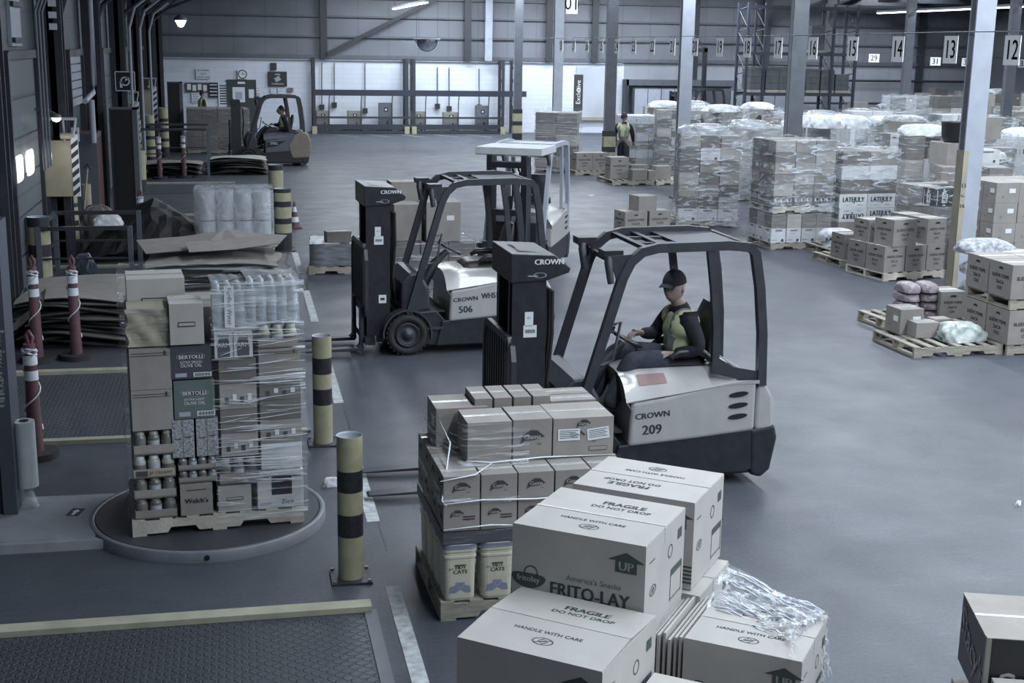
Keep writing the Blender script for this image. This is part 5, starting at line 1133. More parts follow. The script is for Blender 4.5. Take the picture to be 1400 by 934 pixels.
carton(DP(.30, .78, .555), DD, .42, .42, .36, 'sleeve', 'sleeve item carton at the top back left of the middle pile')
pallet((10.6, 21.1, 0), R(4), 'pallet half hidden behind the middle sleeve item pile', 1.2, 1.0)
carton((10.3, 20.85, .135), R(4), .42, .45, .42, 'sleeve', 'sleeve item carton on the half hidden pallet, left one')
carton((10.76, 20.95, .135), R(4), .42, .45, .5, 'sleeve', 'sleeve item carton on the half hidden pallet, right one')
pallet((10.95, 22.3-.05, 0), R(3), 'low dark pallet with white sacks in front of the fruit carton load', 1.2, 1.0)
for k in range(3): blob((10.72+.3*(k % 2), 22.0+.1*k, .13+.09*k), .62, .5, .14, sack if k else sackd, ['printed sack at the bottom of the small white sack pile', 'plain white sack in the middle of the small pile', 'white sack on top of the small pile'][k], 'sack', 'sack', k+20, .03)

# load A with mixed cartons, left of the row
AA = R(-14); a = Vector((8.91, 25.89, 0))
def styA(i, j, k): return {0: 'pads', 1: 'whiteplain' if i == 2 else 'dark', 7: 'white' if i else 'mixed', 5: 'pads' if i == 1 and j == 0 else 'mixed'}.get(k, ('mixed', 'dark', 'plain')[(i+k+j) % 3])
cA = a+RM(AA, 4, 'Z') @ Vector((.63, .55, 0))
load(cA, AA, (3, 3, 7), (.41, .34, .25), styA, 'tall load left of the wrapped row', film_m=film_w)
blob(cA+Vector((-.05, .1, 1.86)), 1.1, .9, .24, film_h, 'loose cloudy film heaped on top of the tall load left of the row', 'stretch film', 'stretch_film', 9, .06)
# load B: two pallets, fruit cartons in the middle
cB = Vector((10.2, 23.15, 0))
def styB0(i, j, k): return 'pads' if k == 0 else 'mixed'
def styB1(i, j, k): return 'fruit' if k == 0 else ('plain_label' if (k, i) == (3, 0) else 'mixed')
load(cB, R(3), (4, 3, 2), (.30, .33, .265), styB0, 'bottom half of the fruit carton load', film_m=film)
load(cB, R(3), (3, 3, 6), (.40, .33, .20), styB1, 'upper half of the fruit carton load', zb=.67, film_m=film_w, palm=wood_l)
# load C
cC = Vector((11.86, 23.9, 0))
def styC(i, j, k): return {0: 'plain', 1: 'lateflip' if i == 0 else 'late', 2: 'late', 3: 'dark', 4: 'white', 5: 'plain_label' if i else 'dark'}[k]
load(cC, R(4), (2, 3, 6), (.60, .33, .27), styC, 'LATEJULY load right of the fruit cartons', film_m=None)
wrap((cC.x, cC.y, 0), R(4), 1.215, 1.01, 1.83, 'loose film around the upper part of the LATEJULY load', film_w, z0=1.0)
# load behind D with the black printed carton
cE = Vector((12.05, 20.85, 0))
load(Vector((13.5, 20.6, 0)), R(3), (3, 3, 4), (.40, .34, .30), lambda i, j, k: ('mixed', 'plain')[(i+k) % 2], 'wrapped load right of black printed box', film_m=film_w)
def styE(i, j, k): return 'blackart' if (i, j, k) == (0, 0, 3) else ('mixed', 'plain')[(i+j+k) % 2]
load(cE, R(8), (3, 3, 4), (.40, .34, .31), styE, 'load behind the middle sleeve item pile', film_m=film_w, skip=((1, 1, 3),))
load(Vector((13.3, 22.2, 0)), R(-16), (3, 2, 5), (.42, .48, .29), lambda i, j, k: ('mixed', 'plain', 'dark')[(i+k) % 3], 'slanting wrapped load beside the nearest column', film_m=film_s)
# loads right of the nearest column
load(Vector((11.95, 18.75, 0)), R(4), (3, 3, 5), (.41, .34, .31), lambda i, j, k: 'plain_label', 'labelled stack right of the nearest column', film_m=None)
load(Vector((13.3, 19.0, 0)), R(2), (3, 3, 5), (.41, .34, .33), lambda i, j, k: 'plain_label' if (i+k) % 2 else 'plain', 'labelled stack at the right picture edge', film_m=None)
for k in range(7): blob((10.15+.3*(k % 2), 16.2+.2*(k % 3 == 0), .13+.0+.13*k), .8, .6, .19, sack if k == 5 else sackd, 'glossy printed sack in the leaning pile right of the column, %s' % lay(k, 7), 'sack', 'sack', 30+k, .04)
pallet((10.32, 16.35, 0), 0, 'pallet under the leaning sacks right of the nearest column')
# small group in the aisle
carton((7.74, 25.35, .0), R(10), .50, .5, .42, 'sleeve', 'sleeve item carton standing alone in the aisle, left of two')
carton((8.28, 25.45, .0), R(10), .48, .46, .42, 'sleeve', 'sleeve item carton standing alone in the aisle, right of two')
carton((8.0, 25.4, .42), R(14), .42, .4, .30, 'plain', 'plain carton on top of the two aisle cartons')
pallet((8.55, 26.6, 0), R(4), 'empty pallet behind the lone aisle cartons', 1.2, 1.0, wood_l)
# loads around the central columns
pallet((10.42, 34.75, 0), R(2), 'pallet of small cartons in front of the striped column, left part', 1.2, 1.4); pallet((11.6, 34.6, 0), R(3), 'pallet of small cartons in front of the striped column, right part', 1.1, 1.1, wood_l)
carton((10.15, 34.7, .135), R(2), .52, .5, .58, 'sleeve', 'tall sleeve item carton before the striped column')
for k, (x, y, w, h) in enumerate(((10.62, 34.25, .42, .28), (10.98, 34.3, .22, .25), (11.32, 34.4, .45, .36), (10.8, 34.9, .5, .35), (12.1, 34.5, .3, .2))):
    carton((x, y, .135), R(3+k), w, .34, h, 'plain', 'small carton, %s from left, on the pallets before the striped column' % ORD[k])
load(Vector((9.4, 38.4, 0)), R(-22), (2, 2, 5), (.62, .52, .32), lambda i, j, k: 'mixed', 'torn wrapped load left of central columns', film_m=film_s, wrap_h=1.85)
load(Vector((10.1, 36.4+.9, 0)), R(3), (2, 1, 1), (.5, .5, .5), lambda i, j, k: 'sleeve', 'sleeve pair left of the striped column', film_m=None)
load(Vector((11.95, 38.9, 0)), R(6), (3, 3, 6), (.41, .34, .25), lambda i, j, k: ('mixed', 'white')[k % 2], 'wrapped load beside the walking person', film_m=film_w)
load(Vector((12.6, 37.0, 0)), R(-12), (3, 3, 7), (.4, .34, .25), lambda i, j, k: ('mixed', 'dark')[(k+i) % 2], 'tall dark load right of walking person', film_m=film_w)
# goods lying on the 506 side
load(Vector((2.72, 19.0, 0)), R(2), (3, 3, 3), (.40, .33, .24), lambda i, j, k: 'dark', 'dark wrapped base load behind forklift 506', film_m=film_s)
carton((2.35, 18.85, .86), R(4), .40, .5, .52, 'plain', 'kraft carton, left of three atop the load behind forklift 506')
carton((2.86, 18.75, .86), R(2), .50, .5, .56, 'plain_label', 'kraft carton, largest of three atop the load behind forklift 506')
carton((2.45, 19.3, 1.1), R(3), .55, .4, .55, 'plain', 'kraft carton, rearmost of three atop the load behind forklift 506')
pallet((1.72, 21.35, 0), R(-4), 'pale pallet under the low silver wrapped load', 1.24, 1.0, wood_l)
g = G(); g.grid(lambda u, v: (lambda a: (.61*math.copysign(abs(math.cos(a))**.25, math.cos(a)), .5*math.copysign(abs(math.sin(a))**.25, math.sin(a)), .36*v+.012*math.sin(a*7+v*5)))(u*6.2832), 60, 8, foil); g.grid(lambda u, v: ((u-.5)*1.2, (v-.5)*.98, .36+.03*math.sin(u*9+v*4)*math.sin(v*7)), 20, 14, sack); tag(g.obj('wrapped_load', loc=(1.72, 21.35, .13), rz=R(-4)), 'low silver wrapped load behind forklift 506 mast', 'wrapped load')
carton((1.55, 21.1, .50), R(8), .40, .26, .17, 'dark', 'small dark blue carton on the low silver wrapped load')
# rolls of film
pallet((-.08, 23.35, 0), R(-4), 'pallet under the shrink wrapped white rolls', 1.24, 1.0)
clearf = film_mat('milky_film', (.62, .66, .72), .18, .6, sx=6, sz=3, thr=(.3, .7))
for k in range(2):
    for i in range(4):
        for j in range(2):
            g = G(); g.cyl((0, 0, 0), (0, 0, .48), .15, MATS['film_roll_white'], 20); tag(g.obj('film_roll', loc=(-.53+.31*i, 23.0+.32*j, .13+.5*k)), 'white film roll, %s tier, %s from left, %s row' % ('upper' if k else 'lower', ORD[i], 'back' if j else 'front'), 'film roll')
wrap((-.07, 23.15, 0), R(-1), 1.28, .72, 1.16, 'milky film around the two tiers of white rolls', clearf, irregular=.01, top=True)

# ------------------------------------------------------------------ the field of wrapped loads filling the right rear
rnd = random.Random(21); fld = []
LN = ['beige', 'grey']
rows = [(13.9, 26.3), (15.5, 25.6), (17.2, 24.8), (13.6, 28.9), (15.2, 28.4), (16.9, 27.9), (18.7, 27.3), (20.3, 27.0), (12.4, 30.9), (14.0, 31.4), (16.2, 31.0), (17.9, 30.6), (19.6, 30.4), (21.4, 30.2), (13.9, 36.9), (15.6, 35.2), (17.3, 34.6), (19, 34.3), (20.8, 34.0), (22.5, 33.7), (24.3, 33.4),
        (14.5, 41), (16.3, 40), (18.2, 39.4), (20.2, 39), (22.2, 38.6), (24.6, 38.4), (26.4, 38), (17, 44), (19.2, 43.6), (21.4, 43.2), (24.8, 43), (27, 42.6), (29, 42.4), (24.8, 47.5), (27, 47.3), (29.2, 47.2), (31, 47), (14.2, 24.2), (15.4, 22.6), (14.6, 20.9), (13.6, 24.6), (18.9, 24.2), (20.6, 24.0), (22.3, 26.8), (22.9, 30.0), (26.2, 33.2), (28.3, 38), (23.0, 47.0-4), (15.0, 44.2), (13.4, 40.6)]
for n_, (x, y) in enumerate(rows):
    ht = rnd.choice((1.45, 1.6, 1.75, 1.85, 2.0)) if y < 40 else rnd.choice((1.5, 1.8, 2.0, 2.1)); nz = rnd.choice((4, 5, 6)); cw = rnd.choice((.41, .6)); nx = 3 if cw == .41 else 2
    kind = rnd.choice(('mixed', 'plain', 'white', 'mixed2')); rz = R(rnd.uniform(-8, 10))
    def st(i, j, k, kind=kind): 
        return {'mixed': 'mixed', 'plain': 'plain' if (i+k) % 3 else 'plain_label', 'white': 'white' if (i*3+k) % 4 else 'whiteblk', 'mixed2': ('mixed', 'white', 'dark', 'pads')[(i+k*2+j) % 4]}[kind]
    cells = (cw, .34, (ht-.13)/nz)
    NC_save = NC[0]; NC[0] = CAP+1 if y > 27 else NC[0]
    skip = [(i, j, nz-1) for i in range(nx) for j in range(3) if rnd.random() < .35]
    lbl = 'load in field, row %s, place %s' % (ORD[min(7, n_//7)], ORD[n_ % 7])
    P_ = Vector((x, y, 0)); RZ_ = Matrix.Rotation(rz, 4, 'Z')
    for k in range(nz):
        for j in range(3):
            for i in range(nx):
                if not (i == 0 or j == 0 or k >= nz-2) or (i, j, k) in skip: continue
                q = RZ_ @ Vector(((i-(nx-1)/2)*(cells[0]+.004), (j-1)*.345, .13+k*cells[2]))
                NC[0] = CAP+1; carton(P_+q, rz, cells[0]-.004, .336, cells[2]-.003, st(i, j, k), lbl)
    NC[0] = NC_save
    top = 'topped by loose white film' if n_ % 2 else 'with clear film walls'
    col = int(round(x)); 
    fld.append((x, y, rz, nx*(cw+.004), ht))
for n_, (x, y, rz, w, ht) in enumerate(fld):
    pallet((x, y, 0), rz, 'pallet beneath a wrapped load in the right rear field', 1.22, 1.02, None, 'pallets in the right rear field')
    if rnd.random() < .8: wrap((x, y, 0), rz, w, 1.03, ht+.04, 'clear stretch film around a load in the right rear field', rnd.choice((film, film_w, film_w, film_s, film_h)), nrow=8, group='films around the rear field loads')
    if rnd.random() < .5: blob((x, y, ht-.02), 1.0, .8, .22, rnd.choice((film_h, sack, sackd)), 'pale soft heap on top of a load in the rear field', 'film heap', 'film_heap', n_, .07, rz, 'pale heaps topping the rear field loads', 16)
def fbox(x, y, z, w, d, h, lab, rz=0, st='plain'): NC[0] -= 1; o = carton((x, y, z), rz, w, d, h, st, lab); return o
o = bpy.data.objects.new('stacked_cartons', far.mesh('stacked_cartons')); 
C.objects.link(o); tag(o, 'hundreds of mixed cartons stacked on the pallets of the right rear field', 'boxes', None, 'stuff')
keep = NC[0]; NC[0] = 0
carton((14.1, 26.2, 1.75), R(4), .62, .5, .42, 'plain', 'big kraft carton high on the field loads, left of the nearest column')
carton((13.1, 22.6, 1.58), R(12), .60, .5, .40, 'plain', 'tilted kraft carton on the slanting wrapped load')
carton((15.6, 25.5, 1.85), R(-3), .4, .4, .45, 'plain', 'upright kraft carton on the field just left of the nearest column')
g = G(); g.lathe([(0, 0), (.24, 0), (.28, .1), (.3, .34), (.31, .36), (.3, .38), (0, .38)], vinyl, 24); tag(g.obj('tub', loc=(13.2, 22.6, 1.99)), 'black round tub on the loads beside the nearest column', 'tub')
carton((12.3, 20.6, 1.38), R(8), .5, .4, .08, 'plain', 'flat kraft tray lying on the load behind the middle pile')
for k in range(5): blob((14.0+.7*(k % 3), 29.9+.6*(k//3), 1.80), .75, .6, .3, sack, 'white puffy roll pack heaped high behind the front loads, %s' % ORD[k], 'roll pack', 'roll_pack', 50+k, .06)
NC[0] = 0
# ------------------------------------------------------------------ left side heaps
def crumple(P, sx, sy, h, n, label, m, top, seed=1):
    r = random.Random(seed); t = thing('sheet_stack', label, 'cardboard sheets', P)
    for k in range(n):
        g = G(); z = h*k/n; ox, oy = r.uniform(-.06, .06), r.uniform(-.06, .06); ph = r.random()*6; last = k >= n-2; w, d = sx*r.uniform(.85, 1), sy*r.uniform(.85, 1)
        f = lambda u, v: (ox+(u-.5)*w+.02*math.sin(v*9+ph), oy+(v-.5)*d+.02*math.sin(u*9+ph), z+(.02 if last else .045)*math.sin(u*5+ph)*math.cos(v*4+ph)+h/n*.5-.05*(abs(u-.5)*2)**3)
        g.grid(f, 12, 10, top if last else m, smooth=False); g.grid(lambda u, v: tuple(Vector(f(u, v))-Vector((0, 0, .012))), 12, 10, top if last else m, smooth=False)
        g.obj('sheet', t, rz=r.uniform(-.12, .12) if k < n-1 else 0)
    return t
crumple((-1.95, 16.9, 0), 1.5, 1.9, .62, 12, 'crumpled dark sheets topped by flat cardboard, between the red posts and railing', card_d, card)
crumple((-.35, 19.8, 0), 2.0, 1.9, .55, 9, 'wide heap of flattened cardboard behind the turntable load', card_d, card, 4)
crumple((.0, 37.9, 0), 1.7, 1.1, .5, 8, 'flat cardboard stack in front of the far grey and tan forklift', card_d, card_l, 6)
crumple((-1.7, 37.4, 0), 1.6, 1.2, .42, 7, 'lower dark cardboard stack inside the far railing', card_d, card, 7)
def sheet(P, w, d, rx, ry, rz, label, m=card, fold=.025):
    g = G(); g.grid(lambda u, v: ((u-.5)*w, (v-.5)*d, fold*abs(u-.5)*2), 2, 1, m, smooth=False); g.grid(lambda u, v: ((u-.5)*w, (v-.5)*d, fold*abs(u-.5)*2-.008), 2, 1, m, smooth=False)
    o = g.obj('cardboard_sheet', loc=P); o.rotation_euler = (rx, ry, rz); return tag(o, label, 'cardboard sheet')
sheet((-.75, 20.2, .64), 1.4, .9, R(5), R(-4), R(12), 'large folded cardboard sheet on the left of the heap behind the turntable load')
sheet((.15, 20.4, .66), 1.0, .8, R(5), R(5), R(-14), 'folded cardboard sheet on the right of the heap behind the turntable load')
sheet((-.1, 19.6, .70), 1.3, .7, R(4), R(-4), R(6), 'front cardboard sheet lying across the heap behind the turntable load')
sheet((-2.55, 16.0, .40), .7, 1.1, R(2), R(-35), R(4), 'bent cardboard flap against the dock door beside the red posts')
# black sheeted heap
_tr = random.Random(9)
def tarp(u, v):
    x = (u-.5)*2.1; y = (v-.5)*1.8; r = max(abs(x)/1.05, abs(y)/.9); pk = .95*max(0, 1-(((x-.1)/1.0)**2+(y/.95)**2))**.45
    pk = .98*max(0, 1-abs(x-.1)/1.1)**.6*max(0, 1-(abs(y)/.95)**2)**.6
    return (x+_tr.uniform(-.03, .03), y+_tr.uniform(-.03, .03), pk+_tr.uniform(-.025, .025)*(pk > .05))
g = G(); g.grid(tarp, 18, 14, blackfilm, smooth=False); tag(g.obj('plastic_sheet', loc=(-1.55, 23.3, .0)), 'heap covered with shiny black plastic sheeting inside the dock bay', 'plastic sheet')
blob((-2.15, 22.9, .55), .5, .4, .2, sack, 'small pale bundle lying on the black sheeted heap', 'bundle', 'bundle', 8, .06)
for k, (px, py, w, lab) in enumerate(((453, 665, .15, 'crumpled pale tape scrap lying beside the second bollard'), (640, 270+3, .2, 'thin paper strip on the floor beyond the aisle cartons'), (1392, 690, .1, 'tiny paper scrap on the open floor at right'))):
    if k == 1: px, py = 808, 268
    blob(at(px, py), w, w*.35, .03+.05*(k == 0), sack, lab, 'litter', 'paper_scrap', 70+k, .12, .4*k)
# tools against the wall
t = thing('shovel', 'long handled shovel leaning on the dock wall beside the cream bollard', 'shovel', (-2.75, 24.6, 0))
g = G(); g.tube([(0, 0, .35), (.12, .1, 1.35)], .018, wood); g.tube([(.06, .1, 1.35), (.12, .1, 1.43), (.18, .1, 1.35)], .014, dsteel); g.obj('handle', t); g = G(); g.grid(lambda u, v: (-.11+.22*u, -.02+.05*(2*u-1)**2, .0+.38*v), 6, 4, dsteel); g.obj('blade', t)
t = thing('broom', 'broom leaning against the dock wall left of the shovel', 'broom', (-2.85, 23.9, 0)); g = G(); g.tube([(.2, 0, .1), (-.1, .1, 1.5)], .015, wood); g.obj('handle', t); g = G(); g.box(.05, .4, -.03, .03, 0, .1, rubber); g.obj('brush_head', t)
blob((-2.45, 24.2, 0), .7, .8, .75, card_d, 'dark rubbish sack slumped under the broom', 'sack', 'rubbish_sack', 61, .07)
blob((-2.35, 20.9, 0), .35, .4, .4, navy, 'small navy bag inside the railing pen', 'bag', 'bag', 62, .06)
# dark machines, cream panels, cabinets on the dock side
def machine(x, y, w, h, label):
    t = thing('dock_machine', label, 'machine', (x, y, 0)); g = G(); g.box(0, w, 0, .5, 0, h, vinyl); g.obj('core', t)
    g = G(); g.box(-.03, .0, -.03, .5, 0, h+.02, dsteel); g.box(w, w+.1, -.03, .5, 0, h+.03, gsteel); g.box(-.03, w+.1, -.03, .5, h, h+.03, gsteel); g.obj('frame', t)
machine(-2.5, 28.3, .42, 2.22, 'tall black panelled machine with grey edge, nearest of two by the dock wall')
machine(-2.18, 46.0, .36, 2.25, 'tall black panelled machine, farther of two by the dock wall')
def creamp_(x0, x1, y, z0, z1, label):
    t = thing('guard_panel', label, 'guard panel', (x0, y, 0)); w = x1-x0
    g = G(); g.box(0, w*.8, 0, .05, z0, z1, creamp); g.box(.0, .06, .02, .1, 0, z1, dsteel); g.obj('panel', t)
    g = G(); g.box(w*.8, w, -.01, .06, z0, z1+.1, wband)
    for k in range(6): z = z0+(z1-z0)*k/6; g.add([(w*.8, -.013, z), (w, -.013, z+.09), (w, -.013, z+.17), (w*.8, -.013, z+.08)], [(0, 1, 2, 3)], ink)
    g.obj('hazard_strip', t)
    g = G(); g.tube([(-.05, -.1, z1+.35), (w*1.02, -.1, z1+.35)], .025, lsteel); g.tube([(w*.62, 0, z1), (w*.62, -.05, z1+.35)], .02, lsteel); g.tube([(w, -.1, z1+.35), (w*.9, -.1, z1+.05)], .02, lsteel); g.cyl((w*.55, -.15, z1+.08), (w*.85, -.15, z1+.08), .05, creamp, 12); g.obj('swing_arm', t)
creamp_(-3.04, -2.5, 22.3, 1.12, 2.02, 'cream guard panel with hazard striped edge behind the thick dock bollard')
creamp_(-3.0, -2.45, 35.9, 1.0, 1.95, 'cream guard panel with hazard edge beside the first black machine')
creamp_(-3.0, -2.42, 43.6, 1.0, 2.1, 'cream guard panel with hazard edge near the second black machine')
g = G(); g.box(0, .45, 0, 1.1, 0, 1.85, red); g.box(.45, .455, .1, 1.0, .1, 1.75, mat('dark_red', (.05, .012, .018), .5)); g.box(0, .46, -.02, 0, 0, 1.85, gsteel); tag(g.obj('cabinet', loc=(-3.08, 26.4, 0)), 'dark red cabinet against the dock wall beyond the broom', 'cabinet')
g = G(); g.box(0, .03, 0, .5, 0, .5, vinyl); T = Matrix.Translation((.25, -.003, .25)) @ Matrix.Rotation(R(90), 4, 'X'); g.box(-.0, .5, -.002, .03, 0, .5, vinyl); g.ring(.0, .0, T, white); g.rect(0, .235, .46, .02, T, white); g.rect(0, -.235, .46, .02, T, white); g.rect(-.235, 0, .02, .46, T, white); g.rect(.235, 0, .02, .46, T, white); g.ring(.1, .03, T, white, 20); g.rect(-.1, -.08, .06, .16, T, white); g.flat([(0, .0), (.12, .08), (.02, .12)], T, white)
tag(g.obj('fire_hose_sign', loc=(-2.95, 35.0, 2.35)), 'square black sign with white hose symbol on the dock wall', 'sign')
g = G(); 
for k in range(3): g.box(0, .12, 0, .02, .18*k, .18*k+.1, wband)
tag(g.obj('striped_marker', loc=(-2.86, 22.505, 3.75)), 'column of white marker plates high on the nearest dark wall post', 'marker')
t = thing('dock_lamp', 'small round dock lamp glowing above the cream guard panel', 'lamp', (-2.72, 21.6, 2.42)); g = G(); g.lathe([(0, .06), (.06, .05), (.09, 0), (.08, 0)], gsteel, 16); g.tube([(0, 0, .05), (-.15, .05, .12), (-.32, .1, .12)], .02, gsteel); g.obj('shade', t); g = G(); g.lathe([(0, -.07), (.05, -.05), (.075, 0)], lampglow, 14); g.obj('bulb', t)
l_ = bpy.data.lights.new('dock_lamp_light', 'POINT'); l_.energy = 5; l_.color = (1, .97, .88); l_.shadow_soft_size = .06; o_ = bpy.data.objects.new('dock_lamp_light', l_); o_.parent = t; o_.location = (.12, .1, -.6); C.objects.link(o_)
t = thing('notice_holder', 'cardboard notice holder with stickers hanging at the left edge by the dock door', 'notice', (-2.9, 15.9, .95)); g = G(); g.box(0, .05, 0, .55, 0, 1.05, card_d); g.obj('board', t)
g = G(); g.box(.051, .055, .1, .4, .75, .95, white); g.box(.051, .055, .12, .42, .2, .6, bert_d); g.obj('sticker', t)
t = thing('wall_phone', 'small pale control box mounted on the post beside the dock door', 'control box', (-2.6, 22.4, 2.0)); g = G(); g.box(0, .12, -.05, 0, 0, .22, lsteel); g.obj('box_body', t); g = G(); g.cyl((.06, -.055, .14), (.06, -.05, .14), .03, ink, 12); g.obj('button', t)
# wrapped load far left
cL = Vector((-.6, 45.6, 0)); keepn = NC[0]; NC[0] = 0
load(cL, R(2), (4, 3, 3), (.5, .5, .44), lambda i, j, k: 'dark', 'big dark load by the notice boards', film_m=film, pw=2.0, pd=1.5)

# ------------------------------------------------------------------ things along the end wall
def onwall(px, py): p = on_y(px, py, YB-.03); return p
def wbox(name, px0, py0, px1, py1, m, label, cat, depth=.04, extra=None, group=None):
    a, b = on_y(px0, py1, YB-.04), on_y(px1, py0, YB-.04); w, h = b.x-a.x, b.z-a.z
    g = G(); g.box(-w/2, w/2, -depth, 0, 0, h, m)
    if extra: extra(g, w, h, Matrix.Translation((0, -depth-.003, h/2)) @ Matrix.Rotation(R(90), 4, 'X'))
    return tag(g.obj(name, loc=((a.x+b.x)/2, YB-.04, a.z)), label, cat, group)
def lines(n, m=ink):
    def f(g, w, h, T):
        for k in range(n): g.rect(0, h*(.35-.7*k/max(1, n-1)), w*.7, h*.05, T, m)
    return f
wbox('clock', 325, 95, 338, 108, white, 'round wall clock above the green door', 'clock', .05, lambda g, w, h, T: (g.ring(w*.42, w*.1, T, ink), g.rect(0, h*.1, .02, h*.25, T @ Matrix.Translation((0, 0, .001)), ink), g.rect(w*.1, 0, w*.2, .02, T @ Matrix.Translation((0, 0, .001)), ink)))
wbox('menu_board', 367, 98, 392, 118, ink, 'black board with white lettering over the far forklift', 'sign', .05, lambda g, w, h, T: (g.text('CHARGING', h*.16, T @ Matrix.Translation((0, -h*.34, 0)), white), g.text('AREA', h*.16, T @ Matrix.Translation((0, h*.3, 0)), white), g.rect(0, 0, w*.3, h*.3, T @ Matrix.Rotation(.5, 4, 'Z'), lsteel)))
def words(g, w, h, T):
    for k, s in enumerate(('ALL DRIVERS', 'MUST', 'REPORT HERE')): g.text(s, h*.2, T @ Matrix.Translation((0, h*(.33-.33*k), 0)), ink)
wbox('wall_sign', 268, 94, 288, 108, mat('sign_white', (.52, .56, .63), .6), 'white sign with three lines of black words above the notice boards', 'sign', .02, words)
wbox('notice_board', 254, 113, 285, 126, bert_d, 'dark notice board with pinned papers at far left', 'notice board', .04, lambda g, w, h, T: [g.rect(w*(-.35+.23*k), h*(.05*(-1)**k), w*.16, h*.6, T, white) for k in range(4)])
wbox('leaflet_rack', 286, 113, 298, 133, black, 'black leaflet rack beside the dark notice board', 'rack', .06, lambda g, w, h, T: [g.rect(0, h*(.35-.23*k), w*.8, h*.06, T, white) for k in range(4)])
wbox('price_list', 299, 112, 311, 147, wband, 'tall pale poster of text between the leaflet rack and green door', 'poster', .02, lines(8))
wbox('poster', 262, 127, 272, 140, wband, 'single pale sheet below the dark notice board', 'poster', .02, lines(4))
d = wbox('door_20', 312, 109, 350, 182, green, 'dark green painted door', 'door', .05, lambda g, w, h, T: (g.rect(-w*.1, h*.22, w*.42, h*.28, T, white), g.rect(-w*.1, h*.2, w*.24, h*.14, T @ Matrix.Translation((0, 0, .001)), lsteel), g.rect(w*.33, h*.24, w*.18, h*.16, T, wband), g.rect(0, h*.44, w*.25, h*.04, T, white)))
for k in ('label', 'category'): del d[k]
struct(d); LABELS.pop('dark green painted door')
for k, (x0, y0, x1, y1, lab) in enumerate(((370, 121, 376, 128, 'small framed notice, left of three under the black board'), (380, 120, 388, 130, 'small framed notice, middle of three under the black board'), (393, 120, 401, 126, 'pinkish notice, right of three under the black board'), (370, 86, 378, 96, 'small dark alarm unit above the black board'), (349, 119, 356, 129, 'small framed paper beside the green door'))):
    wbox('notice', x0, y0, x1, y1, (wband, wband, pink, dsteel, wband)[k], lab, 'notice', .03, lines(3))
# hanging lamp and lamp battens
t = thing('pendant_lamp', 'small lit lamp hanging high in the far left corner', 'lamp', on_y(247, 28, 50)); g = G(); g.lathe([(.08, .2), (.22, .1), (.25, 0), (.24, 0), (.08, .18)], gsteel, 20); g.cyl((0, 0, .2), (0, 0, 2.4), .012, dsteel, 6); g.obj('shade', t); g = G(); g.lathe([(0, -.25), (.1, -.2), (.2, 0), (0, .05)], lampglow, 16); g.obj('bulb', t)
def batten(P, L, label):
    t = thing('strip_lamp', label, 'lamp', P); g = G(); g.prism([(-.09, 0), (-.03, .08), (.03, .08), (.09, 0)], -L, 0, lsteel); g.cyl((0, -.4, .08), (0, -.4, 6.55-P[2]), .008, dsteel, 5); g.cyl((0, -L+.4, .08), (0, -L+.4, 6.55-P[2]), .008, dsteel, 5); g.obj('housing', t)
    for x in (-.04, .04): g = G(); g.cyl((x, -L+.05, -.02), (x, -.05, -.02), .018, lampglow, 8); g.obj('tube', t)
P1 = on_y(538, 12, 51.5); batten(P1, 9, 'lit strip lamp hanging above the battery charger bench')
P2 = at(1200, 17.5, 5.05); batten(P2, 14, 'long lit strip lamp under the roof at upper right')
P3 = at(350, -2, 5.7)
# convex mirror
t = thing('dome_mirror', 'half dome observation mirror hanging before the end wall', 'mirror', on_y(584, 54, 50)); g = G(); g.lathe([(.46*math.cos(a), -.46*math.sin(a)) for a in [R(90)*k/10 for k in range(11)]], mirrorm, 32); g.obj('dome', t); g = G(); g.lathe([(.44, .0), (.5, .0), (.5, .04), (.44, .04)], lsteel, 32); g.cyl((.4, 0, .03), (.4, 0, 2.4), .006, dsteel, 5); g.cyl((-.4, 0, .03), (-.4, 0, 2.4), .006, dsteel, 5); g.obj('rim', t)

# battery charger bench
Yb = 54.9; t = thing('charger_rack', 'long dark battery charging rack along the bright end wall', 'rack', (0, Yb, 0))
navyb = mat('navy_beam', (.024, .03, .046), .45)
for x in (3.15, 6.95, 7.25, 11.0, 11.5):
    g = G(); g.box(x-.06, x+.06, -.05, .03, 0, 3.05, dsteel); g.box(x-.06, x+.06, .7, .78, 0, 3.05, dsteel); g.box(x-.1, x+.1, -.1, .05, 0, .3, yellow)
    for k in range(5): g.tube([(x, 0, .3+.55*k), (x, .75, .8+.55*k)], .02, dsteel, 5)
    g.obj('upright', t)
for z, x1, m, hh in ((1.54, 12.0, navyb, .24), (.18, 11.0, navyb, .2), (.02, 11.0, dsteel, .1), (.62, 11.0, dsteel, .08)): g = G(); g.box(3.1, x1, -.06, .0, z, z+hh, m); g.obj('beam', t)
g = G(); g.box(3.15, 11, 0, .75, .30, .34, wood); g.obj('shelf', t)
def charger(px0, py0, px1, py1, label, tall):
    a, b = on_y(px0, py1, Yb), on_y(px1, py0, Yb); w = b.x-a.x; h = b.z-.34
    t = thing('battery_charger', label, 'battery charger', (a.x, Yb+.1, .34)); g = G(); g.box(0, w, 0, .4, 0, h, gsteel if tall else mat('beige_enclosure', (.2, .195, .18), .5)); g.obj('enclosure', t, bevel=.01)
    g = G(); g.rect(w/2, h*.7, w*.3, h*.2, Matrix.Translation((0, -.002, 0)) @ Matrix.Rotation(R(90), 4, 'X'), ink); g.rect(w/2, h*.7, w*.12, h*.08, Matrix.Translation((0, -.004, 0)) @ Matrix.Rotation(R(90), 4, 'X'), white); g.obj('display', t)
    g = G(); g.tube([(w*.6, -.02, h*.2), (w*.7, -.1, -.3), (w*.9, -.12, -.2), (w*.95, -.1, 1.0), (w, -.06, 1.3)], .02, rubber, 6); g.obj('cable', t)
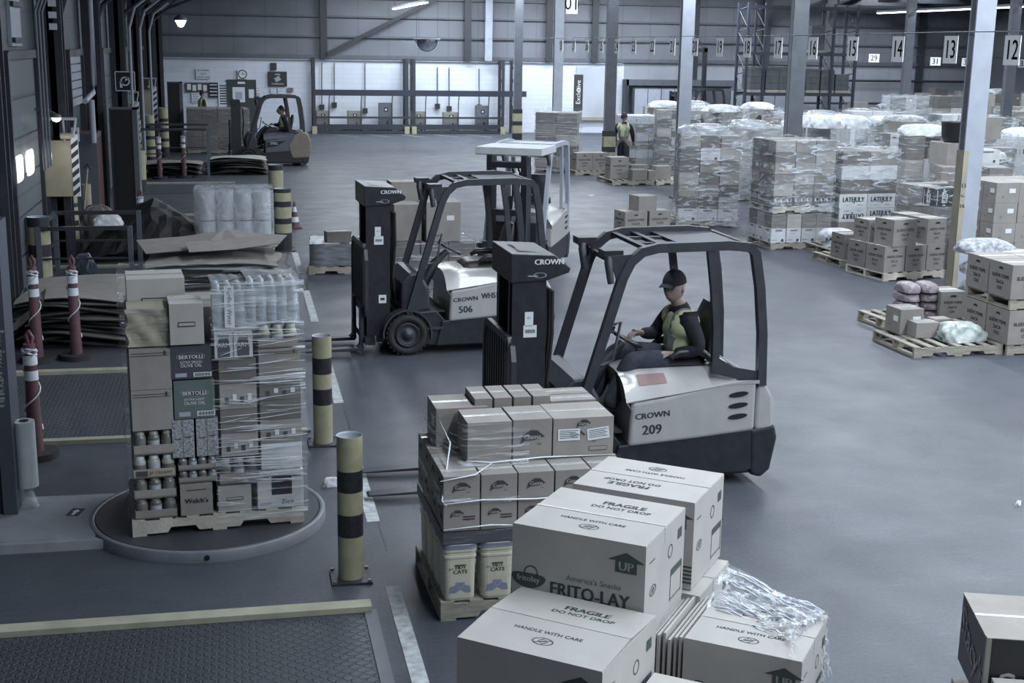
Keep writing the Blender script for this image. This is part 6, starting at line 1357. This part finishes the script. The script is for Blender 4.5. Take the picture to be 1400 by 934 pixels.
for k, (a, b, c, d_, tl) in enumerate(((433, 152, 451, 168, 0), (476, 152, 495, 167, 0), (519, 141, 537, 165, 1), (563, 153, 583, 168, 0), (607, 154, 628, 169, 0), (652, 145, 669, 167, 1))):
    charger(a, b, c, d_, '%s battery charger on the bench, %s from left' % ('tall grey' if tl else 'low beige', ORD[k]), tl)
for k, (px, y0, y1) in enumerate(((440, 86, 143), (457, 86, 140), (499, 86, 148), (598, 92, 142), (614, 92, 145), (655, 94, 143))):
    a, b = on_y(px, y0, YB-.08), on_y(px, y1, YB-.08); g = G(); g.tube([a, b], .02, dsteel, 6); g.box(b.x-.1, b.x+.1, b.y-.08, b.y+.06, b.z-.2, b.z, dsteel); tag(g.obj('power_drop'), 'cable drop with socket box over the charger bench, %s from left' % ORD[k], 'cable')
# white sheeted bay with roller door
g = G(); a, b = on_y(787, 160, YB-.1), on_y(833, 92, YB-.1); g.box(a.x, b.x, YB-.12, YB-.02, a.z, b.z, rollm); g.box(a.x, b.x, YB-.16, YB-.02, a.z-.14, a.z, creamp); g.box(b.x+.15, b.x+.28, YB-.2, YB-.02, 0, 2.85, wall_w); struct(g.obj('door_21'))
t = thing('banner', 'tall narrow black banner with vertical white lettering', 'banner', on_y(790, 152, 54)); g = G(); g.box(-.19, .19, -.03, .03, 0, 1.5, ink); T = Matrix.Translation((0, -.033, .78)) @ Matrix.Rotation(R(90), 4, 'X') @ Matrix.Rotation(R(90), 4, 'Z'); g.text('Exclusive', .27, T, white); g.ring(.07, .03, T @ Matrix.Translation((.1, 0, .001)), white); g.obj('board', t); g = G(); g.cyl((0, 0, -1.1), (0, 0, 0), .03, dsteel, 8); g.obj('pole', t)
# lockers and alcove
g = G(); g.box(16.5, 21.5, YB-.5, YB-.02, 2.05, 2.3, gsteel); g.box(16.45, 16.6, YB-.5, YB-.02, 0, 2.3, dsteel); g.box(19.3, 19.45, YB-.5, YB-.02, 0, 2.3, dsteel); trim(g)
for k, (x0, x1, h, y) in enumerate(((16.8, 18.0, 1.95, 55.1), (18.0, 19.2, 1.95, 55.1), (19.0, 20.2, 2.0, 52.6), (20.2, 21.3, 2.0, 52.6), (21.2, 22.3, 1.9, 51.6))):
    t = thing('locker', '%s grey steel locker from left along the end wall' % ORD[k], 'locker', (x0, y, 0)); w = x1-x0
    g = G(); g.box(0, w-.02, 0, .5, 0, h, gsteel); g.obj('body', t)
    for q in (0, 1): g = G(); g.box(.02+q*w/2, w/2-.02+q*w/2, -.02, 0, .05, h-.04, lsteel if k != 2 else gsteel); dd = g.obj('locker_door', t); g = G(); g.box(w/2-.1+q*.12, w/2-.08+q*.12, -.04, -.02, h*.5, h*.5+.12, ink); g.obj('handle', dd)
carton((21.75, 51.85, 1.9), 0, .8, .5, .42, 'dark', 'brown carton on top of the fifth grey locker')
# pallet racking
t = thing('pallet_rack', 'tall dark pallet racking holding dark stacks behind the numbered signs', 'rack', (0, 47.6, 0))
for x in (18.85, 19.55, 21.05, 22.3, 23.25):
    g = G()
    for y in (0, 1.0): g.box(x-.05, x+.05, y-.04, y+.04, 0, 5.35, navyb)
    for k in range(6): g.tube([(x, 0, .4+.8*k), (x, 1.0, 1.1+.8*k)], .02, dsteel, 5); g.tube([(x, 1.0, 1.1+.8*k), (x, 0, 1.2+.8*k)], .02, dsteel, 5)
    g.obj('upright', t)
for z in (2.05, 3.55, 5.25):
    g = G(); g.box(18.85, 23.25, -.03, .03, z-.12, z, navyb); g.box(18.85, 23.25, .97, 1.03, z-.12, z, navyb); g.obj('beam', t)
for k, (x, z, h) in enumerate(((19.35, 2.05, .95), (19.95, 2.05, .95), (20.5, 2.05, .95), (21.6, 2.05, .9), (22.2, 2.05, .88), (22.8, 2.05, .7), (21.7, 3.55, 1.0))):
    P_ = Vector((x, 48.1, z)); g = G(); g.box(-.27, .27, -.45, .45, .1, h, mat('grey_shroud', (.075, .08, .09), .5, var=.2, vscale=6)); 
    for q in range(4): g.box(-.275, .275, -.455, .455, .12+q*h/4, .13+q*h/4, ink)
    g.box(-.27, .27, -.45, .45, 0, .1, wood); tag(g.obj('wrapped_stack', loc=P_, bevel=.02), 'dark shrouded stack in the racking, %s from left%s' % (ORD[k] if k < 6 else 'single one', ' on the lower beam' if k < 6 else ' on the high beam'), 'stack')
t = thing('reach_truck', 'tall dark truck mast standing left of the racking', 'truck', (18.0, 52.0, 0)); 
for x in (0, .75): g = G(); g.box(x, x+.14, 0, .2, 0, 3.7, black); g.obj('mast_rail', t)
g = G(); g.box(0, .9, .0, .1, 3.5, 3.65, black); g.box(0, .9, 0, .1, 2.0, 2.1, black); g.tube([(.15, .1, 3.6), (.3, .1, 3.95), (.6, .1, 3.95), (.75, .1, 3.6)], .03, dsteel); g.obj('crossbar', t); g = G(); g.box(-.1, 1.0, .2, 1.6, .2, 1.3, dsteel); g.obj('truck_body', t, bevel=.03)
# numbered lane signs hung from a wire
g = G(); g.tube([(10.42, 15.5, 3.90), (10.42, 17.8, 3.91), (10.42, 24.3, 3.89), (10.42, 31, 3.9), (10.42, 44, 3.9), (10.42, 55.5, 3.9)], .008, dsteel, 5); g.tube([(23.5, 51.9, 3.68)]+[on_y(px, py, 51.9)+Vector((0, 0, .23)) for px, py in ((1195, 79.5), (1279, 84), (1322, 85), (1399, 87))], .008, dsteel, 4); tag(g.obj('sign_wire'), 'thin wire stretched across the hall carrying the lane signs', 'wire')
signw = mat('sign_plate_white', (.88, .9, .93), .6)
def lane(nm, x, y, z, w, h, label, rz=0):
    g = G(); g.box(-w/2, w/2, -.006, .006, -h/2, h/2, signw); 
    for T in (Matrix.Translation((0, -.008, -.02*h)) @ Matrix.Rotation(R(90), 4, 'X'), Matrix.Rotation(math.pi, 4, 'Z') @ Matrix.Translation((0, -.008, -.02*h)) @ Matrix.Rotation(R(90), 4, 'X')): g.text(nm, h*.95, T, ink, sx=.85, bold=.006)
    g.cyl((-w*.4, 0, h/2), (-w*.4, 0, h/2+.06), .004, ink, 4); g.cyl((w*.4, 0, h/2), (w*.4, 0, h/2+.06), .004, ink, 4)
    return tag(g.obj('lane_sign', loc=(x, y, z), rz=rz), label, 'sign')
NW = ['twelve', 'thirteen', 'fourteen', 'fifteen', 'sixteen', 'seventeen', 'eighteen', 'nineteen', 'twenty', 'twenty one', 'twenty two', 'twenty three', 'twenty four', 'twenty five', 'twenty six', 'twenty seven', 'twenty eight']
for k in range(17):
    lane(str(12+k), 10.42, 16.62+1.615*k, 3.655, .38, .40, 'white hanging lane sign printed with the number '+NW[k], R(-90))
for nm, px, py in (('29', 1195, 79.5), ('31', 1279, 84), ('32', 1322, 85), ('33', 1399, 87)):
    p = on_y(px, py, 51.9); lane(nm, p.x, p.y, p.z, .42, .34, 'small white lane sign printed %s on the farther wire' % {'29': 'twenty nine', '31': 'thirty one', '32': 'thirty two', '33': 'thirty three'}[nm], R(-25))
p = on_y(782, 5, 40); lane('01', p.x, p.y, p.z, .36, .6, 'lane sign cut by the top picture edge beside a pale column')
# boxes stacked by the end wall at right
k = 0
for (px, py, w, h) in ((1172, 140, .7, 1.5), (1282, 138, .6, 2.1), (1260, 141, .5, 1.9), (1238, 142, .5, 1.7), (1316, 136, .6, 2.0), (1338, 142, .5, 1.6), (1360, 140, .5, 1.9)):
    p = on_y(px, 150, 53.5); carton((p.x, 53.5+.1*(k % 2), 0), 0, w, .6, h, ('plain', 'dark')[k % 2], 'tall brown carton stack against the end wall, %s from left' % ORD[k]); k += 1
